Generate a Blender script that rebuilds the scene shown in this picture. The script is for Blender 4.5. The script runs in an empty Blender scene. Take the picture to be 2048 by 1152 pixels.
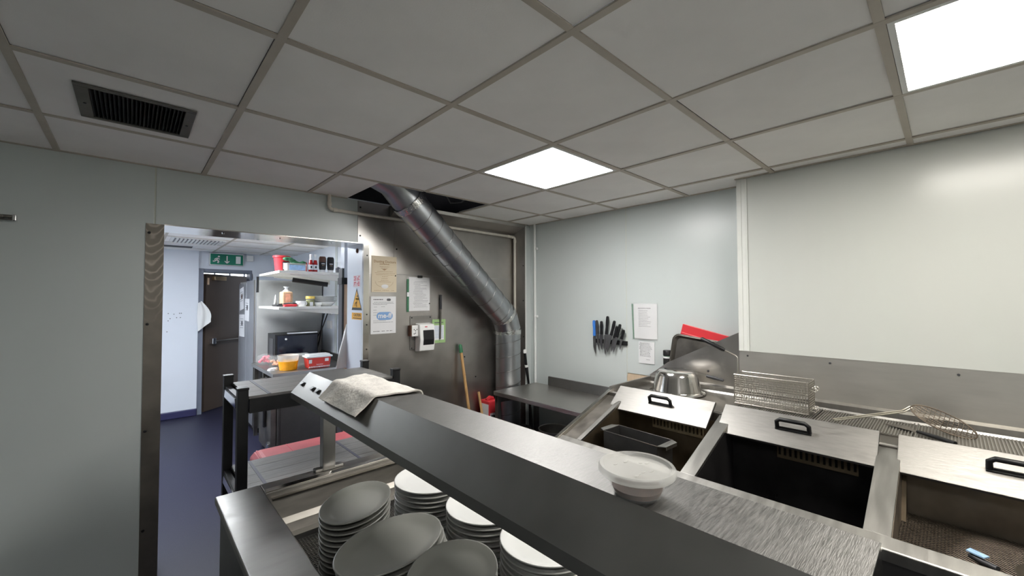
import bpy, bmesh, math, random
from mathutils import Vector, Matrix

random.seed(7)
SC = bpy.context.scene
COL = SC.collection
PI = math.pi

# ------------------------------------------------------------------ camera
cam_d = bpy.data.cameras.new('camera')
cam_d.sensor_fit = 'HORIZONTAL'
cam_d.sensor_width = 36.0
cam_d.lens = 36.0 * 814.88 / 2048.0
cam_d.clip_start = 0.02
cam = bpy.data.objects.new('camera', cam_d)
COL.objects.link(cam)
yaw, pitch, roll = 0.82048, 0.02709, -0.00258
fw = Vector((math.cos(pitch) * math.cos(yaw), math.cos(pitch) * math.sin(yaw), math.sin(pitch)))
rt = fw.cross(Vector((0, 0, 1))).normalized()
up = rt.cross(fw)
c_, s_ = math.cos(roll), math.sin(roll)
rt, up = c_ * rt + s_ * up, -s_ * rt + c_ * up
cam.matrix_world = Matrix(((rt.x, up.x, -fw.x, -0.3067), (rt.y, up.y, -fw.y, -1.3158),
                           (rt.z, up.z, -fw.z, 1.6371), (0, 0, 0, 1)))
SC.camera = cam

# ------------------------------------------------------------------ world, view, exposure
SC.view_settings.view_transform = 'Standard'
SC.view_settings.look = 'None'
SC.view_settings.gamma = 1.0
SC.view_settings.use_curve_mapping = False
SC.view_settings.exposure = 0.62
world = bpy.data.worlds.new('world')
SC.world = world
world.use_nodes = True
world.node_tree.nodes['Background'].inputs[0].default_value = (0.75, 0.85, 1.0, 1)
world.node_tree.nodes['Background'].inputs[1].default_value = 0.6
SC.cycles.use_denoising = True
SC.cycles.max_bounces = 7
SC.cycles.diffuse_bounces = 5
SC.cycles.glossy_bounces = 4
SC.cycles.use_adaptive_sampling = True
SC.cycles.adaptive_threshold = 0.05
SC.cycles.sample_clamp_indirect = 12.0
SC.cycles.blur_glossy = 1.0
SC.cycles.caustics_reflective = True
SC.cycles.caustics_refractive = False
PANEL = 26.0       # radiance of the kitchen ceiling panels
PANEL_FAR = 32.0    # radiance of the back kitchen's panel

# ------------------------------------------------------------------ materials
def srgb(r, g, b):
    f = lambda v: (v / 255 / 12.92) if v / 255 <= 0.04045 else ((v / 255 + 0.055) / 1.055) ** 2.4
    return (f(r), f(g), f(b), 1)

def mat(name, col, rough=0.6, metal=0.0, var=0.0, vscale=8.0, stretch=(1, 1, 1), rvar=0.0, bump=0.0, bscale=60.0,
        trans=0.0, alpha=1.0, ior=1.45, spec=0.5, emit=None, estr=0.0, coat=0.0, sss=0.0, aniso=0.0):
    m = bpy.data.materials.new(name)
    m.use_nodes = True
    nt = m.node_tree
    b = nt.nodes['Principled BSDF']
    col = tuple(col) if len(col) == 4 else tuple(col) + (1,)
    b.inputs['Base Color'].default_value = col
    b.inputs['Roughness'].default_value = rough
    b.inputs['Metallic'].default_value = metal
    b.inputs['IOR'].default_value = ior
    b.inputs['Specular IOR Level'].default_value = spec
    b.inputs['Transmission Weight'].default_value = trans
    b.inputs['Alpha'].default_value = alpha
    b.inputs['Coat Weight'].default_value = coat
    b.inputs['Anisotropic'].default_value = aniso
    if emit:
        b.inputs['Emission Color'].default_value = tuple(emit) + (1,)
        b.inputs['Emission Strength'].default_value = estr
    if var or rvar or bump:
        tc = nt.nodes.new('ShaderNodeTexCoord')
        mp = nt.nodes.new('ShaderNodeMapping')
        mp.inputs['Scale'].default_value = stretch
        nt.links.new(tc.outputs['Object'], mp.inputs[0])
        n = nt.nodes.new('ShaderNodeTexNoise')
        n.inputs['Scale'].default_value = vscale
        n.inputs['Detail'].default_value = 3
        n.inputs['Roughness'].default_value = 0.62
        nt.links.new(mp.outputs[0], n.inputs[0])
        if var:
            mr = nt.nodes.new('ShaderNodeMapRange')
            mr.inputs[1].default_value = 0.25
            mr.inputs[2].default_value = 0.75
            mr.inputs[3].default_value = 1 - var
            mr.inputs[4].default_value = 1 + var
            nt.links.new(n.outputs['Fac'], mr.inputs[0])
            mx = nt.nodes.new('ShaderNodeVectorMath')
            mx.operation = 'SCALE'
            mx.inputs[0].default_value = col[:3]
            nt.links.new(mr.outputs[0], mx.inputs['Scale'])
            nt.links.new(mx.outputs[0], b.inputs['Base Color'])
        if rvar:
            mr = nt.nodes.new('ShaderNodeMapRange')
            mr.inputs[1].default_value = 0.25
            mr.inputs[2].default_value = 0.75
            mr.inputs[3].default_value = max(0.03, rough - rvar)
            mr.inputs[4].default_value = min(1, rough + rvar)
            nt.links.new(n.outputs['Fac'], mr.inputs[0])
            nt.links.new(mr.outputs[0], b.inputs['Roughness'])
        if bump:
            n2 = nt.nodes.new('ShaderNodeTexNoise')
            n2.inputs['Scale'].default_value = bscale
            n2.inputs['Detail'].default_value = 2
            nt.links.new(mp.outputs[0], n2.inputs[0])
            bp = nt.nodes.new('ShaderNodeBump')
            bp.inputs['Strength'].default_value = bump
            bp.inputs['Distance'].default_value = 0.01
            nt.links.new(n2.outputs['Fac'], bp.inputs['Height'])
            nt.links.new(bp.outputs[0], b.inputs['Normal'])
    return m

M = {}
M['tile'] = mat('ceiling_tile', (0.93, 0.91, 0.885), 0.85, var=0.04, vscale=3, bump=0.04, bscale=200)
M['tee'] = mat('ceiling_tee', (0.52, 0.47, 0.40), 0.5, var=0.10, vscale=5)
M['void'] = mat('void_shade', (0.018, 0.018, 0.022), 0.9, var=0.2)  # near-black base colour stands in for the unlit dark above the tiles
M['pvc'] = mat('wall_cladding', (0.58, 0.62, 0.61), 0.30, var=0.012, vscale=1.5)
M['pvc_joint'] = mat('cladding_joint', (0.60, 0.62, 0.55), 0.4, var=0.05)
M['pvc_cream'] = mat('wall_cladding_cream', (0.60, 0.615, 0.58), 0.24, var=0.012, vscale=1.2)
M['pvc_cream2'] = mat('corner_trim_cream', (0.72, 0.73, 0.69), 0.3, var=0.03)
M['pvc_far'] = mat('wall_white_blue', (0.74, 0.78, 0.84), 0.35, var=0.03, vscale=1.5)
M['wood_bare'] = mat('bare_board', (0.62, 0.48, 0.34), 0.8, var=0.1, stretch=(2, 20, 2))
M['floor'] = mat('floor_vinyl', (0.016, 0.016, 0.036), 0.5, var=0.18, vscale=160, rvar=0.08, spec=0.4)
M['skirt'] = mat('navy_skirting', (0.035, 0.035, 0.10), 0.4, var=0.1)
M['steel'] = mat('steel_brushed', (0.36, 0.35, 0.33), 0.40, 1, var=0.10, vscale=5, stretch=(1, 6, 1), rvar=0.08, bump=0.03, bscale=50)
M['steel_scr'] = mat('steel_scratched', (0.21, 0.206, 0.20), 0.48, 1, var=0.30, vscale=30, stretch=(1, 9, 1), rvar=0.12, bump=0.12, bscale=70)
M['steel_wall'] = mat('steel_wall_sheet', (0.46, 0.44, 0.415), 0.36, 1, var=0.15, vscale=3, rvar=0.09, bump=0.03, bscale=9)
M['steel_shiny'] = mat('steel_polished', (0.68, 0.66, 0.63), 0.14, 1, var=0.06, vscale=6, rvar=0.05, bump=0.02, bscale=14)
M['steel_dark'] = mat('steel_stained', (0.20, 0.185, 0.165), 0.45, 1, var=0.3, vscale=7, rvar=0.12, bump=0.05, bscale=30)
M['steel_front'] = mat('steel_side_panel', (0.24, 0.235, 0.23), 0.42, 1, var=0.1, vscale=4, rvar=0.08)
M['steel_slope'] = mat('steel_sloping', (0.25, 0.245, 0.235), 0.44, 1, var=0.10, vscale=5, rvar=0.06)
M['splash'] = mat('splash_steel', (0.60, 0.58, 0.54), 0.46, 1, var=0.05, vscale=5, stretch=(1, 1, 6), rvar=0.03)
M['lid'] = mat('lid_steel', (0.225, 0.218, 0.206), 0.46, 1, var=0.14, vscale=14, stretch=(8, 1, 8), rvar=0.08, bump=0.04, bscale=40)
M['pan'] = mat('fryer_pan_shaded', (0.035, 0.033, 0.034), 0.35, 0.6, var=0.4, vscale=5, rvar=0.1)  # shade inside the deep pans is put into this dark base colour
M['pan_brown'] = mat('fryer_pan_browned', (0.15, 0.115, 0.075), 0.5, 0.7, var=0.35, vscale=6, rvar=0.1)
M['well'] = mat('well_steel', (0.62, 0.585, 0.53), 0.45, 0.75, var=0.15, vscale=6, stretch=(1, 1, 5), rvar=0.08)
M['pan_light'] = mat('fryer_pan_bare', (0.24, 0.205, 0.165), 0.42, 0.8, var=0.35, vscale=5, rvar=0.12)
M['grease'] = mat('greasy_slot_plate', (0.34, 0.27, 0.17), 0.45, 0.6, var=0.3, vscale=20)
M['galv'] = mat('galvanised_duct', (0.46, 0.48, 0.50), 0.34, 1, var=0.08, vscale=9, rvar=0.04)
M['foil'] = mat('foil_tape', (0.75, 0.75, 0.74), 0.22, 1, var=0.1, vscale=30, bump=0.4, bscale=40)
M['black'] = mat('black_plastic', (0.009, 0.009, 0.010), 0.42, var=0.2)
M['blackmetal'] = mat('black_painted_metal', (0.007, 0.007, 0.008), 0.45, var=0.3, vscale=12)
M['dkgrey'] = mat('dark_grey_plastic', (0.05, 0.05, 0.055), 0.4, var=0.2)
M['plank'] = mat('grey_plank', (0.135, 0.13, 0.125), 0.5, var=0.35, vscale=7, stretch=(1, 12, 1), bump=0.05, bscale=20)
M['strap'] = mat('plank_joint_strip', (0.05, 0.05, 0.08), 0.5, var=0.2)
M['white'] = mat('white_plastic', (0.80, 0.80, 0.78), 0.35, var=0.03)
M['offwhite'] = mat('painted_pipe', (0.70, 0.66, 0.58), 0.45, var=0.08, vscale=20)
M['pipe_white'] = mat('white_pipe', (0.80, 0.81, 0.79), 0.35, var=0.03)
M['shelfwhite'] = mat('shelf_laminate', (0.74, 0.72, 0.66), 0.4, var=0.06)
M['plate_white'] = mat('white_china', (0.80, 0.80, 0.78), 0.16, var=0.02, coat=0.3)
M['plate_shaded'] = mat('shaded_china', (0.225, 0.225, 0.205), 0.36, var=0.06, vscale=6, rvar=0.05)  # grey base colour holds the gantry's shade on the oval plates
M['cloth'] = mat('cotton_cloth', (0.80, 0.76, 0.70), 0.95, var=0.12, vscale=14, bump=0.35, bscale=70)
M['red'] = mat('red_plastic', (0.62, 0.035, 0.045), 0.4, var=0.06)
M['redbin'] = mat('red_bin_plastic', (0.45, 0.085, 0.095), 0.55, var=0.1, vscale=14)
M['redtub'] = mat('red_label', (0.66, 0.05, 0.035), 0.35, var=0.05)
M['yellow'] = mat('caution_yellow', (0.85, 0.42, 0.02), 0.4, var=0.03)
M['ink'] = mat('black_ink', (0.015, 0.015, 0.015), 0.6, var=0.1)
M['inkgrey'] = mat('grey_ink', (0.12, 0.12, 0.13), 0.7, var=0.1)
M['inkred'] = mat('red_ink', (0.60, 0.07, 0.10), 0.6, var=0.1)
M['inkbrown'] = mat('brown_ink', (0.40, 0.25, 0.14), 0.7, var=0.1)
M['paper'] = mat('paper_white', (0.76, 0.76, 0.77), 0.75, var=0.02, bump=0.03, bscale=6)
M['paper_cream'] = mat('paper_cream', (0.70, 0.60, 0.44), 0.7, var=0.05, vscale=5)
M['paper_pink'] = mat('sticker_pink', (0.72, 0.62, 0.64), 0.5, var=0.04)
M['paper_green'] = mat('card_green', (0.33, 0.50, 0.22), 0.6, var=0.04)
M['green'] = mat('green_plastic', (0.03, 0.16, 0.07), 0.45, var=0.2, vscale=30)
M['greenstrip'] = mat('sleeve_green_edge', (0.05, 0.17, 0.09), 0.5, var=0.35, vscale=60)
M['exit'] = mat('exit_green', (0.01, 0.20, 0.12), 0.15, var=0.05)
M['blue'] = mat('blue_handle', (0.05, 0.22, 0.70), 0.4, var=0.05)
M['bluelogo'] = mat('blue_print', (0.22, 0.38, 0.66), 0.6, var=0.03)
M['blueice'] = mat('pale_blue', (0.40, 0.60, 0.85), 0.4, var=0.25, vscale=30)
M['doorbrown'] = mat('brown_door', (0.085, 0.062, 0.048), 0.5, var=0.08, vscale=2)
M['frame_grey'] = mat('grey_frame', (0.17, 0.19, 0.24), 0.45, var=0.08)
M['wood'] = mat('broom_wood', (0.52, 0.31, 0.13), 0.5, var=0.2, vscale=8, stretch=(8, 8, 1))
M['wooddoor'] = mat('light_wood', (0.72, 0.52, 0.36), 0.6, var=0.08, stretch=(10, 10, 1))
M['brass'] = mat('aged_brass', (0.55, 0.40, 0.24), 0.35, 1, var=0.1)
M['chrome'] = mat('chrome', (0.75, 0.75, 0.75), 0.12, 1, var=0.05)
M['clear'] = mat('clear_plastic', (0.80, 0.80, 0.77), 0.12, alpha=0.09, var=0.03, ior=1.4)
M['frost'] = mat('frosted_plastic', (0.74, 0.73, 0.69), 0.30, alpha=0.42, var=0.03, ior=1.4)
M['bag'] = mat('plastic_bag', (0.80, 0.81, 0.82), 0.2, alpha=0.35, var=0.1, vscale=20, bump=0.4, bscale=20, ior=1.3)
M['sleeve'] = mat('clear_sleeve', (0.8, 0.8, 0.8), 0.15, alpha=0.10, var=0.05, ior=1.3)
M['orange'] = mat('orange_sauce', (0.86, 0.36, 0.005), 0.4, var=0.15, vscale=20)
M['pink'] = mat('pink_food', (0.75, 0.16, 0.20), 0.5, var=0.25, vscale=30)
M['salmon'] = mat('salmon_food', (0.75, 0.38, 0.24), 0.5, var=0.25, vscale=30)
M['brown'] = mat('brown_sauce', (0.09, 0.035, 0.02), 0.3, var=0.2)
M['kraft'] = mat('brown_bread_wrap', (0.50, 0.33, 0.20), 0.5, var=0.25, vscale=14)
M['ketchup'] = mat('ketchup_red', (0.33, 0.012, 0.012), 0.2, var=0.1)
M['amber'] = mat('yellow_lid', (0.78, 0.55, 0.12), 0.4, var=0.08)
M['olive'] = mat('olive_contents', (0.28, 0.28, 0.10), 0.5, var=0.3, vscale=40)
M['dark_meat'] = mat('dark_contents', (0.10, 0.06, 0.045), 0.5, var=0.4, vscale=30)
M['mop'] = mat('dark_mop_strands', (0.035, 0.033, 0.032), 0.9, var=0.4)
M['wire'] = mat('wire_steel', (0.60, 0.57, 0.52), 0.28, 1, var=0.08)
M['wire_dark'] = mat('wire_browned', (0.16, 0.13, 0.10), 0.45, 0.8, var=0.3)
M['fridge'] = mat('fridge_dark_side', (0.075, 0.068, 0.062), 0.45, 0.3, var=0.1)
M['cab'] = mat('cabinet_steel', (0.42, 0.43, 0.45), 0.42, 0.8, var=0.06)
M['cabside'] = mat('cabinet_side_grey', (0.30, 0.30, 0.29), 0.5, var=0.06)
M['rust'] = mat('rust_brown', (0.13, 0.06, 0.035), 0.8, var=0.4, vscale=40)
M['lamp'] = mat('panel_diffuser', (0.9, 0.9, 0.9), 0.4, emit=(1.0, 0.985, 0.96), estr=PANEL)
M['lamp_warm'] = mat('panel_diffuser_warm', (0.9, 0.9, 0.9), 0.4, emit=(1.0, 0.955, 0.87), estr=PANEL * 0.72)
M['lamp_added'] = mat('panel_diffuser_added', (0.9, 0.9, 0.9), 0.4, emit=(1.0, 0.985, 0.96), estr=PANEL * 0.6)
M['lamp_far'] = mat('panel_diffuser_far', (0.9, 0.9, 0.9), 0.4, emit=(0.90, 0.95, 1.0), estr=PANEL_FAR)
M['daylight'] = mat('daylit_pane', (0.9, 0.9, 0.9), 0.3, emit=(0.95, 0.97, 1.0), estr=3.0)

def swirl_material():
    """worn steel whose upper half is scoured in stacked arcs"""
    m = mat('steel_swirl', (0.23, 0.205, 0.178), 0.45, 1, var=0.22, vscale=6, rvar=0.08)
    nt = m.node_tree
    b = nt.nodes['Principled BSDF']
    tc = nt.nodes.new('ShaderNodeTexCoord')
    sp = nt.nodes.new('ShaderNodeSeparateXYZ')
    nt.links.new(tc.outputs['Object'], sp.inputs[0])
    def math_(op, a, b_=None, clamp=False):
        n = nt.nodes.new('ShaderNodeMath'); n.operation = op; n.use_clamp = clamp
        for i, v in enumerate((a, b_)):
            if v is None: continue
            if isinstance(v, (int, float)): n.inputs[i].default_value = v
            else: nt.links.new(v, n.inputs[i])
        return n.outputs[0]
    no = nt.nodes.new('ShaderNodeTexNoise'); no.inputs['Scale'].default_value = 9; no.inputs['Detail'].default_value = 2
    nt.links.new(tc.outputs['Object'], no.inputs[0])
    x2 = math_('MULTIPLY', sp.outputs[0], sp.outputs[0])
    u = math_('SUBTRACT', sp.outputs[2], math_('MULTIPLY', x2, 26.0))
    u = math_('ADD', u, math_('MULTIPLY', no.outputs['Fac'], 0.12))
    w = math_('SINE', math_('MULTIPLY', u, 118.0))
    w = math_('POWER', math_('MULTIPLY', math_('ADD', w, 1.0), 0.5), 5.0)
    fade = nt.nodes.new('ShaderNodeMapRange')
    fade.inputs[1].default_value = -0.50; fade.inputs[2].default_value = -0.25
    nt.links.new(sp.outputs[2], fade.inputs[0])
    w = math_('MULTIPLY', w, fade.outputs[0])
    w = math_('MULTIPLY', w, math_('MULTIPLY', no.outputs['Fac'], 1.1, True))
    mx = nt.nodes.new('ShaderNodeMix'); mx.data_type = 'RGBA'
    nt.links.new(w, mx.inputs[0])
    old = b.inputs['Base Color'].links[0].from_socket
    nt.links.new(old, mx.inputs[6])
    mx.inputs[7].default_value = (0.55, 0.48, 0.41, 1)
    nt.links.new(mx.outputs[2], b.inputs['Base Color'])
    return m
M['swirl'] = swirl_material()

# ------------------------------------------------------------------ mesh helpers (world coordinates in, objects with their own origin out)
ORG = {}      # object name -> world origin

def V(*a):
    return Vector(a)

class MB:
    def __init__(self):
        self.v = []
        self.f = []

    def add(self, vs, fs):
        n = len(self.v)
        self.v += [Vector(p) for p in vs]
        self.f += [[n + i for i in q] for q in fs]
        return self

    def box(self, x0, x1, y0, y1, z0, z1, T=None):
        vs = [V(x, y, z) for z in (z0, z1) for y in (y0, y1) for x in (x0, x1)]
        if T:
            vs = [T @ p for p in vs]
        return self.add(vs, [(0, 2, 3, 1), (4, 5, 7, 6), (0, 1, 5, 4), (2, 6, 7, 3), (0, 4, 6, 2), (1, 3, 7, 5)])

    def prism(self, poly, axis, a0, a1, T=None):
        """poly = 2-D outline in the two other axes (x: (y,z), y: (x,z), z: (x,y))"""
        def mk(p, a):
            return {'x': V(a, p[0], p[1]), 'y': V(p[0], a, p[1]), 'z': V(p[0], p[1], a)}[axis]
        n = len(poly)
        vs = [mk(p, a0) for p in poly] + [mk(p, a1) for p in poly]
        if T:
            vs = [T @ p for p in vs]
        fs = [list(range(n))[::-1], list(range(n, 2 * n))]
        fs += [(i, (i + 1) % n, n + (i + 1) % n, n + i) for i in range(n)]
        return self.add(vs, fs)

    def tube(self, pts, r, seg=10, caps=True, close=False):
        pts = [Vector(p) for p in pts]
        n = len(pts)
        rs = r if isinstance(r, (list, tuple)) else [r] * n
        rings = []
        pu = None
        for i, p in enumerate(pts):
            if close:
                t = (pts[(i + 1) % n] - pts[i - 1])
            else:
                t = pts[min(i + 1, n - 1)] - pts[max(i - 1, 0)]
            t.normalize()
            if pu is None:
                a = V(0, 0, 1) if abs(t.z) < 0.9 else V(1, 0, 0)
                u = t.cross(a).normalized()
            else:
                u = (pu - t * pu.dot(t)).normalized()
            pu = u
            w = t.cross(u)
            rings.append([p + (u * math.cos(2 * PI * k / seg) + w * math.sin(2 * PI * k / seg)) * rs[i] for k in range(seg)])
        vs = [q for rg in rings for q in rg]
        fs = []
        m = n if close else n - 1
        for i in range(m):
            a, b = i * seg, ((i + 1) % n) * seg
            fs += [(a + k, a + (k + 1) % seg, b + (k + 1) % seg, b + k) for k in range(seg)]
        if caps and not close:
            fs += [list(range(seg))[::-1], list(range((n - 1) * seg, n * seg))]
        return self.add(vs, fs)

    def lathe(self, prof, c=(0, 0, 0), seg=28, sx=1.0, sy=1.0, T=None):
        """prof = [(r, z), ...]; r = 0 closes the end"""
        c = Vector(c)
        vs, fs, rows = [], [], []
        for r, z in prof:
            if r <= 1e-6:
                rows.append([len(vs)])
                vs.append(V(c.x, c.y, c.z + z))
            else:
                rows.append(list(range(len(vs), len(vs) + seg)))
                vs += [V(c.x + r * sx * math.cos(2 * PI * k / seg), c.y + r * sy * math.sin(2 * PI * k / seg), c.z + z) for k in range(seg)]
        for a, b in zip(rows, rows[1:]):
            if len(a) == 1 and len(b) == 1:
                continue
            for k in range(seg):
                k2 = (k + 1) % seg
                if len(a) == 1:
                    fs.append((a[0], b[k2], b[k]))
                elif len(b) == 1:
                    fs.append((a[k], a[k2], b[0]))
                else:
                    fs.append((a[k], a[k2], b[k2], b[k]))
        if T:
            vs = [T @ p for p in vs]
        return self.add(vs, fs)

    def xf(self, T):
        self.v = [T @ p for p in self.v]
        return self

    def build(self, name, material, parent=None, bevel=0.0, smooth=False, origin=None, seg=2, kind=None):
        xs = [p.x for p in self.v]; ys = [p.y for p in self.v]; zs = [p.z for p in self.v]
        o = Vector(origin) if origin is not None else V((min(xs) + max(xs)) / 2, (min(ys) + max(ys)) / 2, min(zs))
        me = bpy.data.meshes.new(name)
        me.from_pydata([p - o for p in self.v], [], self.f)
        bm = bmesh.new()
        bm.from_mesh(me)
        bmesh.ops.recalc_face_normals(bm, faces=bm.faces)
        bm.to_mesh(me)
        bm.free()
        me.materials.append(M[material] if isinstance(material, str) else material)
        if smooth:
            me.polygons.foreach_set('use_smooth', [True] * len(me.polygons))
            if smooth is not True:
                me.set_sharp_from_angle(angle=math.radians(smooth))
        ob = bpy.data.objects.new(name, me)
        COL.objects.link(ob)
        place(ob, o, parent)
        if bevel:
            md = ob.modifiers.new('bevel', 'BEVEL')
            md.width = bevel
            md.segments = seg
            md.limit_method = 'ANGLE'
            md.angle_limit = math.radians(40)
        if kind:
            ob['kind'] = kind
        return ob

def place(ob, o, parent):
    ORG[ob.name] = Vector(o)
    if parent:
        ob.parent = parent
        ob.location = Vector(o) - ORG[parent.name]
    else:
        ob.location = o

def thing(name, loc, label, cat, group=None):
    e = bpy.data.objects.new(name, None)
    e.empty_display_size = 0.1
    COL.objects.link(e)
    place(e, Vector(loc), None)
    return tag(e, label, cat, group)

def tag(o, label, cat, group=None):
    o['label'] = label
    o['category'] = cat
    if group:
        o['group'] = group
    return o

def struct(name, loc, label):
    e = bpy.data.objects.new(name, None)
    e.empty_display_size = 0.1
    COL.objects.link(e)
    place(e, Vector(loc), None)
    return skind(e, label)

def skind(o, label=None):
    o['kind'] = 'structure'
    if label:
        o['label'] = label
    return o

def B(x0, x1, y0, y1, z0, z1):
    return MB().box(x0, x1, y0, y1, z0, z1)

def frame_T(o, ex, ey, ez=None):
    """matrix taking local x,y,z to world axes ex,ey,ez at o"""
    ex = Vector(ex).normalized(); ey = Vector(ey).normalized()
    ez = Vector(ez).normalized() if ez is not None else ex.cross(ey)
    return Matrix(((ex.x, ey.x, ez.x, o[0]), (ex.y, ey.y, ez.y, o[1]), (ex.z, ey.z, ez.z, o[2]), (0, 0, 0, 1)))

def lettering(body, size, T, material, parent, align='CENTER', name='lettering', bold=0.0):
    cu = bpy.data.curves.new('t', 'FONT')
    cu.body = body
    cu.size = size
    cu.align_x = align
    cu.align_y = 'CENTER'
    cu.resolution_u = 2
    cu.offset = bold
    ob = bpy.data.objects.new('t', cu)
    COL.objects.link(ob)
    dg = bpy.context.evaluated_depsgraph_get()
    me = bpy.data.meshes.new_from_object(ob.evaluated_get(dg))
    mb = MB()
    mb.v = [T @ v.co for v in me.vertices]
    mb.f = [list(p.vertices) for p in me.polygons]
    bpy.data.objects.remove(ob)
    bpy.data.curves.remove(cu)
    bpy.data.meshes.remove(me)
    return mb.build(name, material, parent)

def copy_tree(o, loc=None, rotz=None, parent=None):
    c = o.copy()
    COL.objects.link(c)
    c.parent = parent
    if loc is not None:
        c.location = loc
    if rotz is not None:
        c.rotation_euler = (0, 0, rotz)
    ORG[c.name] = Vector(c.location)
    for ch in list(o.children):
        copy_tree(ch, parent=c)
    return c

def arc(c, e1, e2, r, a0, a1, n):
    c = Vector(c); e1 = Vector(e1); e2 = Vector(e2)
    return [c + (e1 * math.cos(a0 + (a1 - a0) * i / n) + e2 * math.sin(a0 + (a1 - a0) * i / n)) * r for i in range(n + 1)]

def bolt(c, n, r, parent, material='black', name='screw'):
    n = Vector(n).normalized()
    a = V(0, 0, 1) if abs(n.z) < 0.9 else V(1, 0, 0)
    u = n.cross(a).normalized()
    return MB().lathe([(0, 0), (r, 0), (r * 0.8, r * 0.5), (0, r * 0.6)], seg=8, T=frame_T(c, u, n.cross(u), n)).build(name, material, parent)
# ================================================================== THE SETTING
H = 2.40
XW, YW = 2.72, 1.78        # inner faces of the right wall and the left (doorway) wall
XB = 2.53                  # face of the boxed-out panel behind the range

skind(B(-2.2, 3.0, -3.2, 10.2, -0.1, 0.0).build('floor', 'floor'), 'dark navy speckled vinyl floor')

# ---- ceiling: dark void slab, then every tile and tee bar
ceil = skind(B(-2.2, 3.0, -3.2, 2.1, 2.95, 3.0).build('ceiling', 'void'), 'suspended ceiling of square tiles in a tee grid')
LIGHT_CELLS = {(2, 0), (2, -3), (-1, -4)}
HOLE_X0 = 0.87
for i in range(-4, 5):
    for j in range(-6, 3):
        if (i, j) in LIGHT_CELLS:
            continue
        x0, x1 = i * 0.6 + 0.0125, i * 0.6 + 0.5875
        y0, y1 = j * 0.6 + 0.0125, j * 0.6 + 0.5875
        if y1 < -3.05:
            continue
        y0 = max(y0, -3.05)
        xmax = XW - 0.004 if j >= -1 else XB - 0.006
        x1 = min(x1, xmax)
        x0 = max(x0, -2.05)
        if j == 2:
            y1 = YW - 0.006 if x0 < 1.7 else 1.648
            if i == 1:
                x1 = HOLE_X0
            if i == 2:
                continue
        dx, dy = random.uniform(-0.0014, 0.0014), random.uniform(-0.0014, 0.0014)
        dz = random.uniform(0, 0.003)
        if (i, j) == (-1, 1):    # the tile with the extract grille cut into it
            gx0, gx1, gy0, gy1 = -0.44, -0.155, 0.768, 1.088
            m = MB()
            m.box(x0, gx0, y0, y1, 2.402, 2.416).box(gx1, x1, y0, y1, 2.402, 2.416)
            m.box(gx0, gx1, y0, gy0, 2.402, 2.416).box(gx0, gx1, gy1, y1, 2.402, 2.416)
            m.build('ceiling_tile', 'tile', ceil)
            continue
        B(x0 + dx, x1 + dx, y0 + dy, y1 + dy, 2.402 + dz, 2.416 + dz).build('ceiling_tile', 'tile', ceil, bevel=0.0015)
for i in range(-3, 5):
    y1 = YW if i <= 1 or i == 2 else 1.65
    if i == 2:
        y1 = 1.2
    B(i * 0.6 - 0.012, i * 0.6 + 0.012, -3.05, y1, 2.398, 2.4035).build('main_tee', 'tee', ceil)
for j in range(-5, 3):
    for i in range(-4, 5):
        x0, x1 = max(i * 0.6 + 0.012, -2.05), i * 0.6 + 0.588
        x1 = min(x1, XW if j >= -1 else XB)
        if x1 - x0 < 0.02:
            continue
        B(x0, x1, j * 0.6 - 0.012, j * 0.6 + 0.012, 2.3985, 2.4035).build('cross_tee', 'tee', ceil)
# wall angles round the edge
B(-2.05, HOLE_X0, YW - 0.018, YW, 2.399, 2.404).build('wall_angle', 'tee', ceil)
B(1.8, 2.66, 1.632, 1.65, 2.399, 2.404).build('wall_angle', 'tee', ceil)
B(XW - 0.018, XW, -0.39, 1.65, 2.399, 2.404).build('wall_angle', 'tee', ceil)
B(XB - 0.018, XB, -3.05, -0.39, 2.399, 2.404).build('wall_angle', 'tee', ceil)

# ---- left wall (with the doorway): core, cladding sheets, steel sheets
wl = struct('wall_left', (0, YW, 0), 'pale cladded wall with the doorway and the stainless steel section')
core = MB()
core.box(-2.2, -0.185, YW + 0.006, 2.10, 0, 2.41).box(-0.185, 1.012, YW + 0.006, 2.10, 2.078, 2.41).box(1.012, 2.85, YW + 0.006, 2.10, 0, 2.41)
B(-2.2, 2.95, YW + 0.006, 2.10, 2.41, 2.95).build('void_wall', 'void', ceil)
B(XW + 0.006, 2.95, -3.2, YW + 0.006, 2.41, 2.95).build('void_wall', 'void', ceil)
B(-2.2, 2.71, -3.2, -3.05, 2.41, 2.95).build('void_wall', 'void', ceil)
B(-2.2, -2.05, -3.05, 1.78, 2.41, 2.95).build('void_wall', 'void', ceil)
core.build('wall_core', 'pvc_far', wl)
B(-2.05, -0.2225, YW, YW + 0.006, 0, 2.402).build('wall_panel', 'pvc', wl, bevel=0.001)
B(-0.2145, 0.955, YW, YW + 0.006, 2.072, 2.402).build('wall_panel', 'pvc', wl, bevel=0.001)
B(-0.2225, -0.2145, YW + 0.003, YW + 0.006, 2.072, 2.402).build('joint_strip', 'pvc_joint', wl)
s1 = MB().prism([(0.957, 2.072), (1.046, 2.072), (1.046, 1.842), (1.256, 1.842), (1.256, 2.40), (0.957, 2.40)], 'y', YW - 0.001, YW + 0.005)
s1.build('steel_sheet', 'steel_wall', wl)
B(1.258, 2.61, YW, YW + 0.005, 1.842, 2.40).build('steel_sheet', 'steel_wall', wl)
B(1.046, 2.61, YW, YW + 0.005, 0, 1.840).build('steel_sheet', 'steel_wall', wl)
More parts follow.
